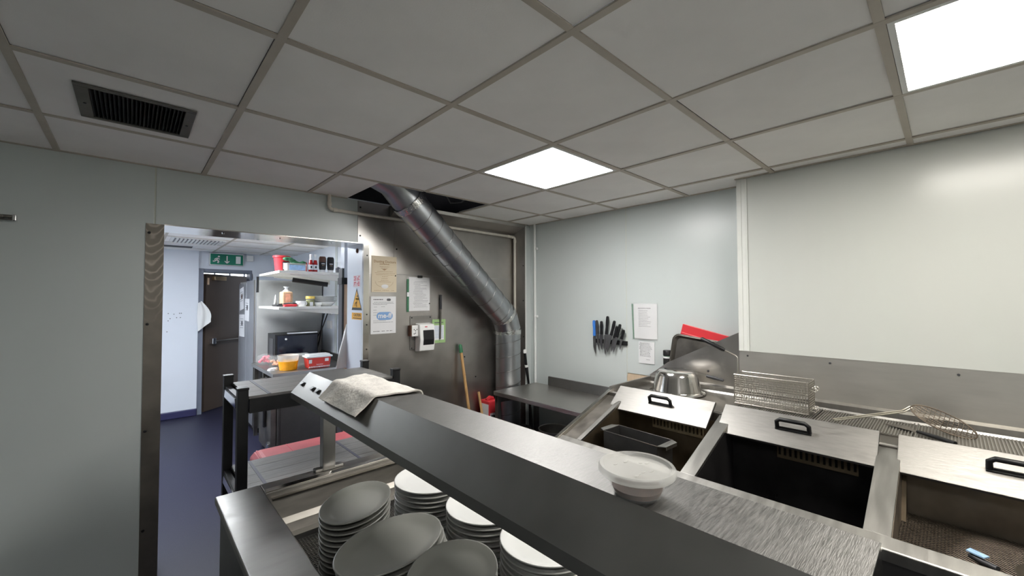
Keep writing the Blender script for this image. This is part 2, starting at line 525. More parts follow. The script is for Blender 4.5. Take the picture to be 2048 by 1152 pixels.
# sloping steel lining under the ceiling edge and at the right end
MB().prism([(YW, 2.300), (1.66, 2.372), (1.65, 2.398), (YW, 2.398)], 'x', 1.22, 2.64).build('steel_bulkhead', 'steel_wall', wl)
MB().prism([(2.60, YW), (2.612, YW), (2.652, 1.65), (2.64, 1.65)], 'z', 0, 2.392).build('steel_reveal', 'steel_wall', wl)
B(2.652, XW + 0.01, 1.65, YW, 0, 2.40).build('corner_pilaster', 'pvc', wl)
B(2.644, 2.656, 1.646, 1.652, 0, 2.385).build('corner_strip', 'pipe_white', wl)
for z in (1.25, 1.62, 1.98):
    bolt((2.632, 1.667, z), (-0.95, -0.3, 0), 0.006, wl)
for p in ((0.975, 2.13), (0.975, 2.35), (1.27, 1.83), (1.97, 1.10), (1.98, 0.93), (2.1, 0.9), (1.28, 2.05), (1.59, 1.60)):
    bolt((p[0], YW - 0.002, p[1]), (0, -1, 0), 0.007, wl)

# ---- doorway lining
dr = struct('trim_1', (-0.215, YW, 0), 'swirled stainless steel trim on the left door jamb')
MB().prism([(-0.257, YW - 0.003), (-0.177, YW - 0.003), (-0.177, 2.105), (-0.180, 2.105), (-0.180, YW), (-0.257, YW)], 'z', 0, 2.073).build('jamb_cover', 'swirl', dr, origin=(-0.225, YW, 2.0))
for z in (0.35, 0.9, 1.5, 2.02):
    bolt((-0.242, YW - 0.004, z), (0, -1, 0), 0.008, dr)
so = struct('trim_2', (0.4, YW, 2.07), 'polished steel lining under the doorway head')
B(-0.178, 1.008, YW - 0.002, 2.108, 2.070, 2.076).build('head_lining', 'steel_shiny', so)
for x in (0.12, 0.45, 0.80):
    bolt((x, 1.9, 2.069), (0, 0, -1), 0.008, so, 'chrome')
rj = struct('trim_3', (1.02, YW, 0), 'white sheet and steel edge on the right door jamb')
B(1.004, 1.012, YW + 0.004, 2.105, 0, 2.07).build('jamb_sheet', 'pvc_far', rj)
MB().prism([(1.001, YW - 0.005), (1.046, YW - 0.005), (1.046, YW - 0.001), (1.004, YW - 0.001), (1.004, YW + 0.02), (1.001, YW + 0.02)], 'z', 0, 2.071).build('jamb_edge', 'steel_shiny', rj)
for z in (0.8, 1.25, 1.44, 1.52, 1.98):
    bolt((1.030, YW - 0.006, z), (0, -1, 0), 0.006, rj)
MB().lathe([(0, 0), (0.020, 0), (0.016, 0.006), (0.007, 0.010), (0, 0.010)], seg=9, T=frame_T((1.003, 1.90, 2.025), (0, 1, 0), (0, 0, 1), (-1, 0, 0))).build('rusty_fixing', 'rust', rj)

# ---- right wall
wr = struct('wall_right', (XW, 0, 0), 'pale cladded wall with the cream boxed panel behind the range')
B(XW + 0.006, 2.95, -3.2, 1.78, 0, 2.41).build('wall_core', 'wood_bare', wr)
B(XW, XW + 0.006, 0.530, 1.652, 0, 2.402).build('wall_panel', 'pvc', wr, bevel=0.001)
B(XW, XW + 0.006, -0.42, 0.524, 1.022, 2.402).build('wall_panel', 'pvc', wr, bevel=0.001)
B(XW + 0.002, XW + 0.006, 0.524, 0.530, 1.0, 2.402).build('joint_strip', 'pvc_joint', wr)
B(XB + 0.004, XW + 0.004, -3.05, -0.40, 1.306, 2.41).build('boxing', 'pvc_cream', wr)
B(XB, XB + 0.004, -3.05, -0.45, 1.306, 2.397).build('wall_panel', 'pvc_cream', wr)
MB().prism([(XB - 0.004, -0.396), (XB - 0.004, -0.422), (XB - 0.001, -0.424), (XB - 0.001, -0.446), (XB - 0.005, -0.448), (XB - 0.005, -0.456), (XB + 0.004, -0.456), (XB + 0.004, -0.400), (XB + 0.05, -0.400), (XB + 0.05, -0.396)], 'z', 1.306, 2.397).build('corner_trim', 'pvc_cream2', wr)
B(XB + 0.002, XB + 0.006, -3.05, -0.396, 1.00, 1.306).build('splash_sheet', 'splash', wr)
for y in (-0.443, -0.857, -1.338, -1.8):
    bolt((XB + 0.001, y, 1.277), (-1, 0, 0), 0.006, wr, 'dkgrey')

# ---- walls behind and beside the camera
wn = struct('wall_near', (0, -3.05, 0), 'pale cladded wall behind the viewer')
B(-2.2, 2.7, -3.2, -3.05, 0, 2.41).build('wall_panel', 'pvc', wn)
ws = struct('wall_side', (-2.05, 0, 0), 'pale cladded wall at the viewer\'s left')
B(-2.2, -2.05, -3.05, 1.78, 0, 2.41).build('wall_panel', 'pvc', ws)

# ---- back kitchen beyond the doorway
HF = 2.34
wf = struct('wall_far', (0, 6.05, 0), 'white wall at the far end of the back kitchen')
B(-1.2, 0.385, 6.0, 6.3, 0.10, HF).build('wall_panel', 'pvc_far', wf)
B(-1.2, 0.39, 5.985, 6.3, 0.0, 0.10).build('cove_skirting', 'skirt', wf, bevel=0.01)
B(0.385, 1.05, 6.06, 6.3, 2.09, HF).build('wall_panel', 'pvc_far', wf)
B(1.05, 1.7, 6.06, 6.3, 0.0, HF).build('wall_panel', 'pvc_far', wf)
for x, z in ((0.06, 1.45), (0.12, 1.44), (0.18, 1.45), (0.20, 1.45), (0.08, 1.38), (0.15, 1.39), (0.19, 1.39), (0.06, 1.35), (0.05, 1.20)):
    bolt((x, 5.999, z), (0, -1, 0), 0.006, wf, 'dkgrey', 'screw_hole')
wfr = struct('wall_far_right', (1.6, 4, 0), 'pale wall at the right of the back kitchen')
B(1.60, 1.75, 2.10, 5.0, 0, HF).build('wall_panel', 'pvc_far', wfr)
B(1.60, 1.75, 5.004, 6.1, 0, HF).build('wall_panel', 'pvc_far', wfr)
B(1.592, 1.60, 3.98, 4.05, 0.9, HF).build('joint_strip', 'pvc', wfr)
wfl = struct('wall_far_left', (-1.1, 4, 0), 'white wall at the left of the back kitchen')
B(-1.2, -1.1, 2.10, 6.1, 0, HF).build('wall_panel', 'pvc_far', wfl)
cf = skind(B(-1.2, 1.75, 2.1, 6.3, HF + 0.02, HF + 0.1).build('ceiling_far', 'void'), 'tiled ceiling of the back kitchen')
for i in range(-2, 3):
    for j in range(0, 7):
        if (i, j) in ((0, 2), (-1, 2)):
            continue
        x0, x1 = max(-1.1, -0.05 + i * 0.6 + 0.012), min(1.6, -0.05 + i * 0.6 + 0.588)
        y0, y1 = 2.11 + j * 0.6 + 0.012, min(6.05, 2.11 + j * 0.6 + 0.588)
        if x1 - x0 < 0.05:
            continue
        B(x0, x1, y0, y1, HF, HF + 0.012).build('ceiling_tile', 'tile', cf)
for i in range(-1, 4):
    x = -0.05 + i * 0.6
    if x < 1.6:
        B(x - 0.012, x + 0.012, 2.11, 6.05, HF - 0.004, HF + 0.001).build('main_tee', 'tee', cf)
for j in range(1, 7):
    y = 2.11 + j * 0.6
    for i in range(-2, 3):
        x0, x1 = max(-1.1, -0.05 + i * 0.6 + 0.012), min(1.6, -0.05 + i * 0.6 + 0.588)
        if x1 - x0 > 0.05:
            B(x0, x1, y - 0.012, y + 0.012, HF - 0.0035, HF + 0.001).build('cross_tee', 'tee', cf)

# ---- exit door at the far end: frame, open leaf, yard wall outside with high panes
dj = struct('door_1', (0.42, 6.05, 0), 'brown fire exit door standing open in a grey frame')
B(0.385, 0.445, 6.02, 6.3, 0, 2.09).build('door_frame', 'frame_grey', dj)
B(0.445, 1.05, 6.06, 6.3, 2.04, 2.09).build('door_frame', 'frame_grey', dj)
B(1.02, 1.06, 6.06, 6.3, 0, 2.04).build('door_frame', 'frame_grey', dj)
TD = frame_T((0.47, 6.12, 0), (0.75, 0.66, 0), (-0.66, 0.75, 0), (0, 0, 1))
leaf = MB().box(0, 0.80, -0.022, 0.022, 0.01, 2.02, TD).build('door_leaf', 'doorbrown', dj)
MB().tube([TD @ V(0.10, -0.07, 1.02), TD @ V(0.74, -0.07, 1.02)], 0.013).build('push_bar', 'steel_dark', leaf)
MB().box(0.07, 0.13, -0.085, -0.022, 0.98, 1.07, TD).build('bar_bracket', 'chrome', leaf, bevel=0.01)
MB().box(0.70, 0.76, -0.085, -0.022, 0.96, 1.10, TD).build('bar_bracket', 'steel_dark', leaf, bevel=0.01)
MB().box(0.10, 0.32, -0.07, -0.022, 1.93, 1.99, TD).build('door_closer', 'brass', leaf, bevel=0.006)
MB().box(0.02, 0.045, -0.03, -0.022, 1.86, 1.96, TD).build('hinge', 'wooddoor', leaf)
yw = struct('wall_yard', (0.8, 8.6, 0), 'outer wall beyond the exit door with a band of bright panes')
B(-1.2, 3.0, 8.6, 8.8, 0, 2.05).build('wall_panel', 'frame_grey', yw)
B(-1.2, 3.0, 8.6, 8.8, 2.5, 3.2).build('wall_panel', 'frame_grey', yw)
for i in range(12):
    for j in range(2):
        B(-0.6 + i * 0.25, -0.6 + i * 0.25 + 0.225, 8.66, 8.68, 2.07 + j * 0.2, 2.07 + j * 0.2 + 0.165).build('pane', 'daylight', yw)
    B(-0.6 + i * 0.25 - 0.0125 - 0.0125, -0.6 + i * 0.25, 8.64, 8.70, 2.05, 2.5).build('mullion', 'frame_grey', yw)
B(-0.6, 2.4, 8.64, 8.70, 2.235, 2.27).build('transom', 'frame_grey', yw)

# the timber strips just behind the right jamb
st = struct('trim_4', (1.02, 2.2, 0), 'white post with a black bracket and a bare timber edge behind the jamb')
B(1.0, 1.05, 2.16, 2.24, 1.82, 2.34).build('post', 'pvc_far', st)
B(0.975, 1.05, 2.15, 2.24, 1.765, 1.82).build('bracket', 'black', st)
B(1.0, 1.06, 2.16, 2.24, 0.0, 1.765).build('timber_edge', 'wooddoor', st)
B(0.982, 0.998, 2.16, 2.24, 0.0, 1.90).build('seal_strip', 'dkgrey', st)

# ================================================================== LIGHTS (each with its own emitting diffuser)
def panel_light(cx, cy, z, material, label):
    t = thing('ceiling_light_panel', (cx, cy, z), label, 'ceiling light')
    a, w = 0.2985 - 0.012, 0.016
    m = MB()
    m.box(cx - a, cx + a, cy - a, cy - a + w, z - 0.004, z + 0.02).box(cx - a, cx + a, cy + a - w, cy + a, z - 0.004, z + 0.02)
    m.box(cx - a, cx - a + w, cy - a + w, cy + a - w, z - 0.004, z + 0.02).box(cx + a - w, cx + a, cy - a + w, cy + a - w, z - 0.004, z + 0.02)
    m.build('frame', 'white', t)
    B(cx - a + w, cx + a - w, cy - a + w, cy + a - w, z, z + 0.006).build('diffuser', material, t)
    return t
panel_light(1.5, 0.3, 2.402, 'lamp', 'lit square ceiling panel near the middle of the ceiling, by the duct')
panel_light(1.5, -1.5, 2.402, 'lamp_warm', 'lit square ceiling panel at the upper right, above the cream wall')
panel_light(-0.3, -2.1, 2.402, 'lamp_added', 'added unseen light panel in the ceiling behind the viewer')  # added fill light out of view, lifts the ceiling by bounce
panel_light(0.25, 3.61, HF + 0.002, 'lamp_far', 'lit ceiling panel in the back kitchen above the walkway')
panel_light(-0.35, 3.61, HF + 0.002, 'lamp_far', 'added unseen light panel in the back kitchen ceiling, left of the other')  # unseen extra panel, added to brighten the back kitchen
# ================================================================== WALL FITTINGS
# ---- extract grille in the ceiling
g = thing('extract_grille', (-0.298, 0.925, 2.39), 'dark metal louvred extract grille in the ceiling at the left', 'vent')
m = MB()
gx0, gx1, gy0, gy1 = -0.473, -0.126, 0.744, 1.105
ix0, ix1, iy0, iy1 = -0.435, -0.160, 0.768, 1.086
m.box(gx0, gx1, gy0, iy0, 2.394, 2.401).box(gx0, gx1, iy1, gy1, 2.394, 2.401).box(gx0, ix0, iy0, iy1, 2.394, 2.401).box(ix1, gx1, iy0, iy1, 2.394, 2.401)
m.build('frame', mat('grille_grey', (0.15, 0.14, 0.125), 0.5, 0.5, var=0.2), g, bevel=0.002)
dkv = mat('grille_black', (0.02, 0.02, 0.022), 0.6, var=0.3)
m = MB()
m.box(ix0, ix1, iy0, iy1, 2.50, 2.51).box(ix0 - .004, ix0, iy0, iy1, 2.40, 2.51).box(ix1, ix1 + .004, iy0, iy1, 2.40, 2.51).box(ix0, ix1, iy0 - .004, iy0, 2.40, 2.51).box(ix0, ix1, iy1, iy1 + .004, 2.40, 2.51)
m.build('duct_box', dkv, g)
n = 22
for k in range(n):
    x = ix0 + (k + 0.5) * (ix1 - ix0) / n
    T = Matrix.Translation((x, 0, 2.405)) @ Matrix.Rotation(math.radians(28), 4, 'Y')
    MB().box(-0.0008, 0.0008, iy0, iy1, -0.009, 0.009, T).build('louvre', dkv, g)
for x in (-0.452, -0.146):
    bolt((x, 0.93, 2.394), (0, 0, -1), 0.005, g)

# ---- spiral duct
P0, P1 = V(2.372, 1.615, 0.0), V(2.372, 1.615, 1.335)
P2 = V(2.315, 1.603, 1.475)
P3 = V(1.165, 1.392, 2.365)
P4 = V(1.02, 1.365, 2.475)
P5 = V(0.45, 1.27, 2.64)
d = thing('ventilation_duct', (2.372, 1.615, 0), 'large galvanised spiral duct rising diagonally into the ceiling hole', 'duct')
RD = 0.121
MB().tube([P0, P1], RD, 36).build('lower_duct', 'galv', d, smooth=40)
MB().tube([P1, P1 + (P2 - P1) * 0.35 + V(-0.004, 0, 0.012), P2], RD + 0.001, 36).build('elbow', 'galv', d, smooth=40)
MB().tube([P2, P3], RD, 36).build('sloping_duct', 'galv', d, smooth=40)
MB().tube([P3, P4, P5], [RD - 0.004, RD - 0.012, RD - 0.014], 36).build('upper_elbow', 'galv', d, smooth=40)
def seams(a, b, pitch, r, first=0.06):
    a = Vector(a); b = Vector(b)
    t = (b - a).normalized(); L = (b - a).length
    u = t.cross(V(0, 1, 0)).normalized(); w = t.cross(u)
    s = first
    while s < L - 0.04:
        pts = []
        for k in range(37):
            an = 2 * PI * k / 36
            pts.append(a + t * (s + pitch * (k / 36 - 0.5)) + (u * math.cos(an) + w * math.sin(an)) * r)
        MB().tube(pts, 0.0028, 5).build('spiral_seam', 'steel_front', d, smooth=True)
        s += pitch
seams(P0, P1, 0.135, RD + 0.0008, 0.60)
seams(P2, P3, 0.135, RD + 0.0008, 0.13)
def band(c, t, r, w, parent, material):
    t = Vector(t).normalized()
    u = t.cross(V(0, 1, 0)).normalized(); v = t.cross(u)
    vs, fs = [], []
    n = 40
    for k in range(n):
        a = 2 * PI * k / n
        q = u * math.cos(a) + v * math.sin(a)
        for s, rr in ((-w, r), (-w, r + 0.003), (w, r + 0.003), (w, r)):
            j1 = random.uniform(-0.004, 0.004)
            vs.append(Vector(c) + t * (s + j1) + q * (rr + (random.uniform(0, 0.0025) if rr > r else 0)))
    for k in range(n):
        a, b = 4 * k, 4 * ((k + 1) % n)
        fs += [(a + i, a + i + 1, b + i + 1, b + i) for i in range(3)]
    return MB().add(vs, fs).build('foil_tape', material, parent)
band(P1 - V(0, 0, 0.015), (0, 0, 1), RD + 0.001, 0.022, d, 'foil')
dd = (P3 - P2).normalized()
band(P2 + dd * 0.02, dd, RD + 0.001, 0.018, d, 'foil')
band(P3 - dd * 0.02, dd, RD + 0.001, 0.026, d, 'foil')
tag(MB().tube([V(1.46, 1.30, 2.62), V(1.52, 1.42, 2.47), V(1.60, 1.47, 2.43), V(1.70, 1.46, 2.45), V(1.84, 1.40, 2.56)], 0.006, 8).build('cable', 'dkgrey', smooth=True),
    'grey cable drooping inside the dark ceiling hole', 'cable')

# ---- painted pipe along the steel wall, white pipe in the corner
p = thing('painted_pipe', (1.6, 1.752, 1.2), 'cream painted pipe running along the top of the steel wall', 'pipe')
yy = 1.752
path = [V(0.734, yy, 2.43), V(0.734, yy, 2.325)] + arc((0.756, yy, 2.318), (-1, 0, 0), (0, 0, -1), 0.022, 0.2, PI / 2, 4) + \
       [V(1.5, yy, 2.288), V(2.565, yy, 2.278)] + arc((2.572, yy, 2.256), (0, 0, 1), (1, 0, 0), 0.022, 0.2, PI / 2, 4) + [V(2.594, yy, 2.2), V(2.594, yy, 1.0)]
MB().tube(path, 0.0125, 12).build('run', 'offwhite', p, smooth=True)
for c, t in (((0.734, yy, 2.335), (0, 0, 1)), ((0.775, yy, 2.296), (1, 0, 0)), ((2.55, yy, 2.278), (1, 0, 0)), ((2.594, yy, 2.235), (0, 0, 1)), ((2.50, yy, 2.279), (1, 0, 0))):
    t = Vector(t)
    MB().tube([Vector(c) - t * 0.014, Vector(c) + t * 0.014], 0.016, 12).build('coupling', 'offwhite', p, smooth=40)
p = thing('corner_pipe', (2.700, 1.565, 0), 'slim white pipe running down the corner of the right wall', 'pipe')
MB().tube([V(2.700, 1.565, 0.0), V(2.700, 1.565, 2.41)], 0.013, 12).build('run', 'pipe_white', p, smooth=40)
for z in (2.15, 1.46):
    MB().box(2.694, 2.718, 1.535, 1.555, z - 0.012, z + 0.012).build('clip', 'pipe_white', p, bevel=0.003)

# ---- chrome rail end at the left edge
h = thing('wall_rail', (-0.82, YW, 2.03), 'short dark metal rail fixed high on the left wall', 'rail')
MB().tube([V(-1.15, 1.755, 2.040), V(-0.735, 1.755, 2.040)], 0.008, 10).build('bar', 'steel_dark', h, smooth=40)
MB().tube([V(-1.15, 1.755, 2.026), V(-0.735, 1.755, 2.026)], 0.004, 8).build('lower_bar', 'steel_dark', h, smooth=40)
B(-0.735, -0.722, 1.742, YW, 2.020, 2.050).build('end_bracket', 'chrome', h, bevel=0.003)
B(-0.775, -0.762, 1.745, YW, 2.032, 2.046).build('end_bracket', 'steel_dark', h, bevel=0.003)

# ---- notices
def sheet(name, T, w, hh, material, label, cat='notice', thick=0.0012, bend=0.0):
    t = thing(name, T @ V(0, -hh / 2, 0), label, cat)
    m = MB()
    nx = 8
    vs, fs = [], []
    for k in range(nx + 1):
        x = -w / 2 + w * k / nx
        zz = bend * (1 - (2 * k / nx - 1) ** 2)
        for y in (-hh / 2, hh / 2):
            vs += [T @ V(x, y, zz), T @ V(x, y, zz + thick)]
    for k in range(nx):
        a, b = 4 * k, 4 * k + 4
        fs += [(a, b, b + 2, a + 2), (a + 1, a + 3, b + 3, b + 1), (a, a + 1, b + 1, b), (a + 2, b + 2, b + 3, a + 3)]
    fs += [(0, 2, 3, 1), (4 * nx, 4 * nx + 1, 4 * nx + 3, 4 * nx + 2)]
    s = m.add(vs, fs).build('sheet', material, t)
    return t, s

def rules(T, rows, material, parent, z=0.0018, th=0.003, name='printed_lines'):
    """rows = [(x0, x1, y)] little broken ink strips standing for lines of small print"""
    m = MB()
    for x0, x1, y in rows:
        x = x0
        while x < x1 - 0.002:
            w = min(random.uniform(0.006, 0.016), x1 - x)
            m.add([T @ V(x, y - th / 2, z), T @ V(x + w, y - th / 2, z), T @ V(x + w, y + th / 2, z), T @ V(x, y + th / 2, z)], [(0, 1, 2, 3)])
            x += w + 0.003
    return m.build(name, material, parent)

def TL(x, z, dy=0.003):
    return frame_T((x, YW - dy, z), (1, 0, 0), (0, 0, 1))

def TR(y, z, x=XW - 0.003):
    return frame_T((x, y, z), (0, -1, 0), (0, 0, 1))

def disc(T, rx, ry, z, material, parent, name, n=28):
    vs = [T @ V(rx * math.cos(2 * PI * k / n), ry * math.sin(2 * PI * k / n), z) for k in range(n)]
    return MB().add(vs, [list(range(n))]).build(name, material, parent)

def stadium(T, cx, cy, w, hh, z, material, parent, name):
    r = hh / 2
    pts = []
    for k in range(13):
        a = -PI / 2 + PI * k / 12
        pts.append((cx + w / 2 - r + r * math.cos(a), cy + r * math.sin(a)))
    for k in range(13):
        a = PI / 2 + PI * k / 12
        pts.append((cx - w / 2 + r + r * math.cos(a), cy + r * math.sin(a)))
    return MB().add([T @ V(x, y, z) for x, y in pts], [list(range(len(pts)))]).build(name, material, parent)

# cream certificate
T = TL(1.173, 1.839)
t, s = sheet('wall_certificate', T, 0.212, 0.288, 'paper_cream', 'cream certificate with a bold heading, uppermost on the steel wall')
lettering('Ducting Doctors', 0.0275, T @ Matrix.Translation((0.005, 0.100, 0.002)), 'inkbrown', s, bold=0.0006)
rules(T, [(-0.04, 0.045, 0.080)], 'inkbrown', s, z=0.002, th=0.007)
rules(T, [(-0.04, 0.045, 0.060), (-0.03, 0.03, 0.048), (-0.06, 0.075, 0.022), (-0.08, 0.09, 0.008), (-0.07, 0.08, -0.005), (-0.02, 0.03, -0.02), (-0.025, 0.03, -0.035), (-0.03, 0.035, -0.05), (-0.05, 0.06, -0.062), (-0.085, -0.03, -0.13), (-0.015, 0.04, -0.13), (0.06, 0.085, -0.13)], 'inkbrown', s, th=0.0028)
MB().add([T @ V(-0.022, 0.042, 0.002), T @ V(0.022, 0.042, 0.002), T @ V(0, 0.030, 0.002)], [(0, 1, 2)]).build('emblem', 'inkbrown', s)
ring = [T @ V(0.075 * math.cos(a), -0.06 + 0.045 * math.sin(a), 0.002) for a in [PI + PI * k / 16 for k in range(17)]]
MB().tube(ring, 0.0007, 4).build('emblem', 'inkbrown', s)
disc(T @ Matrix.Translation((0.005, -0.098, 0)), 0.03, 0.016, 0.0018, 'paper', s, 'seal')

# white inspection sheet with the blue logo
T = TL(1.168, 1.512)
t, s = sheet('inspection_sheet', T, 0.213, 0.297, 'paper', 'white sheet with a big blue oval logo below the cream certificate')
stadium(T, 0.010, -0.008, 0.138, 0.064, 0.0018, 'bluelogo', s, 'logo_oval')
lettering('me-ff', 0.056, T @ Matrix.Translation((0.011, -0.006, 0.0024)), 'paper', s, bold=0.0012)
stadium(T, 0.044, 0.122, 0.036, 0.019, 0.0018, 'inkgrey', s, 'small_logo')
rules(T, [(-0.085, -0.005, 0.124)], 'ink', s, th=0.006)
rules(T, [(-0.08, 0.085, 0.102), (-0.09, 0.09, 0.093), (-0.085, 0.03, 0.083), (-0.08, -0.055, 0.065), (-0.02, 0.01, 0.066), (-0.085, -0.06, 0.04), (-0.085, -0.05, 0.02), (-0.085, -0.06, 0.0), (-0.085, 0.02, -0.045), (-0.085, 0.08, -0.058)], 'inkgrey', s, th=0.0025)
rules(T, [(-0.085, -0.03, -0.128), (-0.015, 0.01, -0.128), (0.025, 0.045, -0.128), (0.055, 0.075, -0.128)], 'ink', s, th=0.004)

# typed page in a plastic sleeve, clipped
T = TL(1.492, 1.682)
t, s = sheet('sleeved_page', T, 0.200, 0.285, 'paper', 'typed page in a green-edged sleeve clipped to the steel wall')
rules(T, [(-0.06 + random.uniform(0, 0.02), 0.05 + random.uniform(-0.04, 0.04), 0.105 - k * 0.0108) for k in range(21)], 'inkgrey', s, th=0.0024)
MB().box(-0.118, 0.104, -0.150, 0.148, 0.0022, 0.0026, T).build('sleeve', 'sleeve', t)
MB().box(-0.120, -0.100, -0.150, 0.125, 0.0027, 0.0034, T).build('sleeve_edge', 'greenstrip', t)
MB().box(-0.119, -0.101, -0.022, 0.014, 0.0036, 0.0042, T).build('sleeve_tab', 'paper', t)
MB().box(-0.020, 0.024, 0.138, 0.158, 0.003, 0.012, T).build('clip', 'black', t, bevel=0.002)

# green card behind the strip
T = TL(1.688, 1.355)
t, s = sheet('green_card', T, 0.137, 0.208, 'paper_green', 'green and white card beside the fuse box')
MB().box(-0.052, 0.052, -0.078, 0.052, 0.0012, 0.0018, T).build('white_area', 'paper', s)
rules(T, [(-0.045, 0.045, 0.040 - k * 0.012) for k in range(9)], 'bluelogo', s, z=0.0024, th=0.003)
rules(T, [(-0.045, 0.045, 0.075)], 'inkgrey', s, z=0.0018, th=0.010)

k = thing('sharpening_steel', (1.696, YW, 1.28), 'slim dark rod hanging upright on the steel wall over the green card', 'rod')
MB().tube([V(1.700, 1.765, 1.676), V(1.699, 1.765, 1.55), V(1.699, 1.765, 1.545)], [0.011, 0.011, 0.007], 10).build('handle', 'dkgrey', k, smooth=40)
MB().tube([V(1.699, 1.765, 1.548), V(1.694, 1.765, 1.285)], [0.009, 0.008], 10).build('shaft', 'steel_dark', k, smooth=40)

# ---- socket and fuse box on their steel back plate
e = thing('fuse_box', (1.50, YW, 1.20), 'white fuse box with a dark window and a socket on a steel back plate', 'fuse box')
B(1.403, 1.611, YW - 0.008, YW - 0.001, 1.212, 1.497).build('back_plate', 'steel', e, bevel=0.002)
for x, z in ((1.418, 1.482), (1.596, 1.482), (1.418, 1.226)):
    bolt((x, YW - 0.009, z), (0, -1, 0), 0.007, e, 'dkgrey')
sk = B(1.385, 1.520, YW - 0.050, YW - 0.008, 1.330, 1.418).build('socket_box', 'rust', e)
B(1.392, 1.500, YW - 0.058, YW - 0.050, 1.328, 1.420).build('socket_face', 'white', sk, bevel=0.004)
for x, z in ((1.412, 1.385), (1.425, 1.375), (1.438, 1.385), (1.425, 1.355), (1.412, 1.350), (1.455, 1.372), (1.460, 1.385)):
    B(x - 0.003, x + 0.003, YW - 0.0595, YW - 0.057, z - 0.005, z + 0.005).build('socket_slot', 'ink', sk)
fb = MB().prism([(YW - 0.008, 1.195), (YW - 0.085, 1.205), (YW - 0.098, 1.30), (YW - 0.085, 1.425), (YW - 0.008, 1.435)], 'x', 1.448, 1.590).build('housing', 'white', e, bevel=0.006)
MB().prism([(YW - 0.088, 1.250), (YW - 0.094, 1.256), (YW - 0.1015, 1.30), (YW - 0.0945, 1.374), (YW - 0.088, 1.380)], 'x', 1.478, 1.582).build('window', 'black', fb, bevel=0.003)
B(1.497, 1.520, YW - 0.0895, YW - 0.084, 1.402, 1.409).build('maker_mark', 'inkred', fb)

# ---- stickers on the jamb
TJ = lambda y, z: frame_T((1.0035, y, z), (0, -1, 0), (0, 0, 1))
T = TJ(1.907, 1.783)
t, s = sheet('red_sticker', T, 0.140, 0.095, 'paper_pink', 'pale sticker with four red blocks of lettering on the door jamb', 'sticker', 0.0006)
for a, b in ((-0.032, 0.022), (0.030, 0.022), (-0.032, -0.022), (0.030, -0.022)):
    m = MB()
    for q in range(4):
        for r_ in range(3):
            if random.random() < 0.8:
                m.box(a - 0.024 + q * 0.0125, a - 0.024 + q * 0.0125 + 0.010, b - 0.017 + r_ * 0.0125, b - 0.017 + r_ * 0.0125 + 0.010, 0.0006, 0.0010, T)
    m.build('red_print', 'inkred', s)
T = TJ(1.905, 1.636)
t = thing('warning_sign', T @ V(0, -0.09, 0), 'yellow warning triangle with a slipping figure on the door jamb', 'sign')
MB().prism([(-0.100, -0.084), (0.100, -0.084), (0, 0.092)], 'z', 0, 0.0006, T).build('black_border', 'ink', t)
sg = MB().prism([(-0.082, -0.064), (0.082, -0.064), (0, 0.070)], 'z', 0.0006, 0.0012, T).build('yellow_field', 'yellow', t)
fg = MB()
for pa in ([(0.012, 0.030), (0.022, 0.024), (0.030, 0.012)], ):
    pass
def stick(m, pts, w, T, z=0.0012):
    for (x0, y0), (x1, y1) in zip(pts, pts[1:]):
        dx, dy = x1 - x0, y1 - y0
        L = math.hypot(dx, dy)
        nx, ny = -dy / L * w, dx / L * w
        m.add([T @ V(x0 + nx, y0 + ny, z), T @ V(x1 + nx, y1 + ny, z), T @ V(x1 - nx, y1 - ny, z), T @ V(x0 - nx, y0 - ny, z)], [(0, 1, 2, 3)])
    return m
stick(fg, [(0.008, 0.012), (0.004, -0.020), (-0.028, -0.030), (-0.036, -0.050)], 0.005, T)
stick(fg, [(0.004, -0.020), (-0.006, -0.044), (0.006, -0.056)], 0.005, T)
stick(fg, [(0.008, 0.010), (0.032, -0.004), (0.038, 0.014)], 0.004, T)
stick(fg, [(0.006, 0.006), (-0.022, 0.004)], 0.004, T)
fg.build('slipping_figure', 'ink', sg)
disc(T @ Matrix.Translation((0.014, 0.026, 0)), 0.010, 0.010, 0.0013, 'ink', sg, 'figure_head', 14)
T = TJ(1.895, 1.504)
t, s = sheet('caution_label', T, 0.214, 0.054, 'yellow', 'yellow caution label under the warning triangle', 'label', 0.0006)
lettering('CAUTION', 0.030, T @ Matrix.Translation((0, 0.008, 0.0012)), 'ink', s, bold=0.0005)
rules(T, [(-0.08, 0.08, -0.016)], 'ink', s, z=0.0012, th=0.006)

# ---- papers on the right wall
T = TR(0.357, 1.455)
t, s = sheet('sleeved_recipe', T, 0.205, 0.280, 'paper', 'typed page in a crumpled green-edged sleeve on the right wall', bend=0.012)
rules(T, [(-0.055, 0.055, 0.105)], 'ink', s, z=0.0135, th=0.004)
rules(T, [(-0.05, 0.02 + random.uniform(0, 0.04), 0.085 - q * 0.0125) for q in range(11)], 'inkgrey', s, z=0.0135, th=0.0025)
MB().box(-0.112, 0.112, -0.152, 0.148, 0.0145, 0.0150, T).build('sleeve', 'sleeve', t)
MB().prism([(-0.118, 0.140), (-0.106, 0.140), (-0.096, -0.148), (-0.107, -0.148)], 'z', 0.001, 0.006, T).build('sleeve_edge', 'greenstrip', t)
T = TR(0.348, 1.205)
t, s = sheet('handwritten_note', T, 0.138, 0.175, 'paper', 'small handwritten note below the sleeved page on the right wall', bend=0.004)
rules(T, [(-0.06 + random.uniform(0, 0.01), 0.055 - random.uniform(0, 0.03), 0.075 - q * 0.0115) for q in range(10)] + [(0.0, 0.03, -0.055)], 'inkgrey', s, z=0.006, th=0.003)

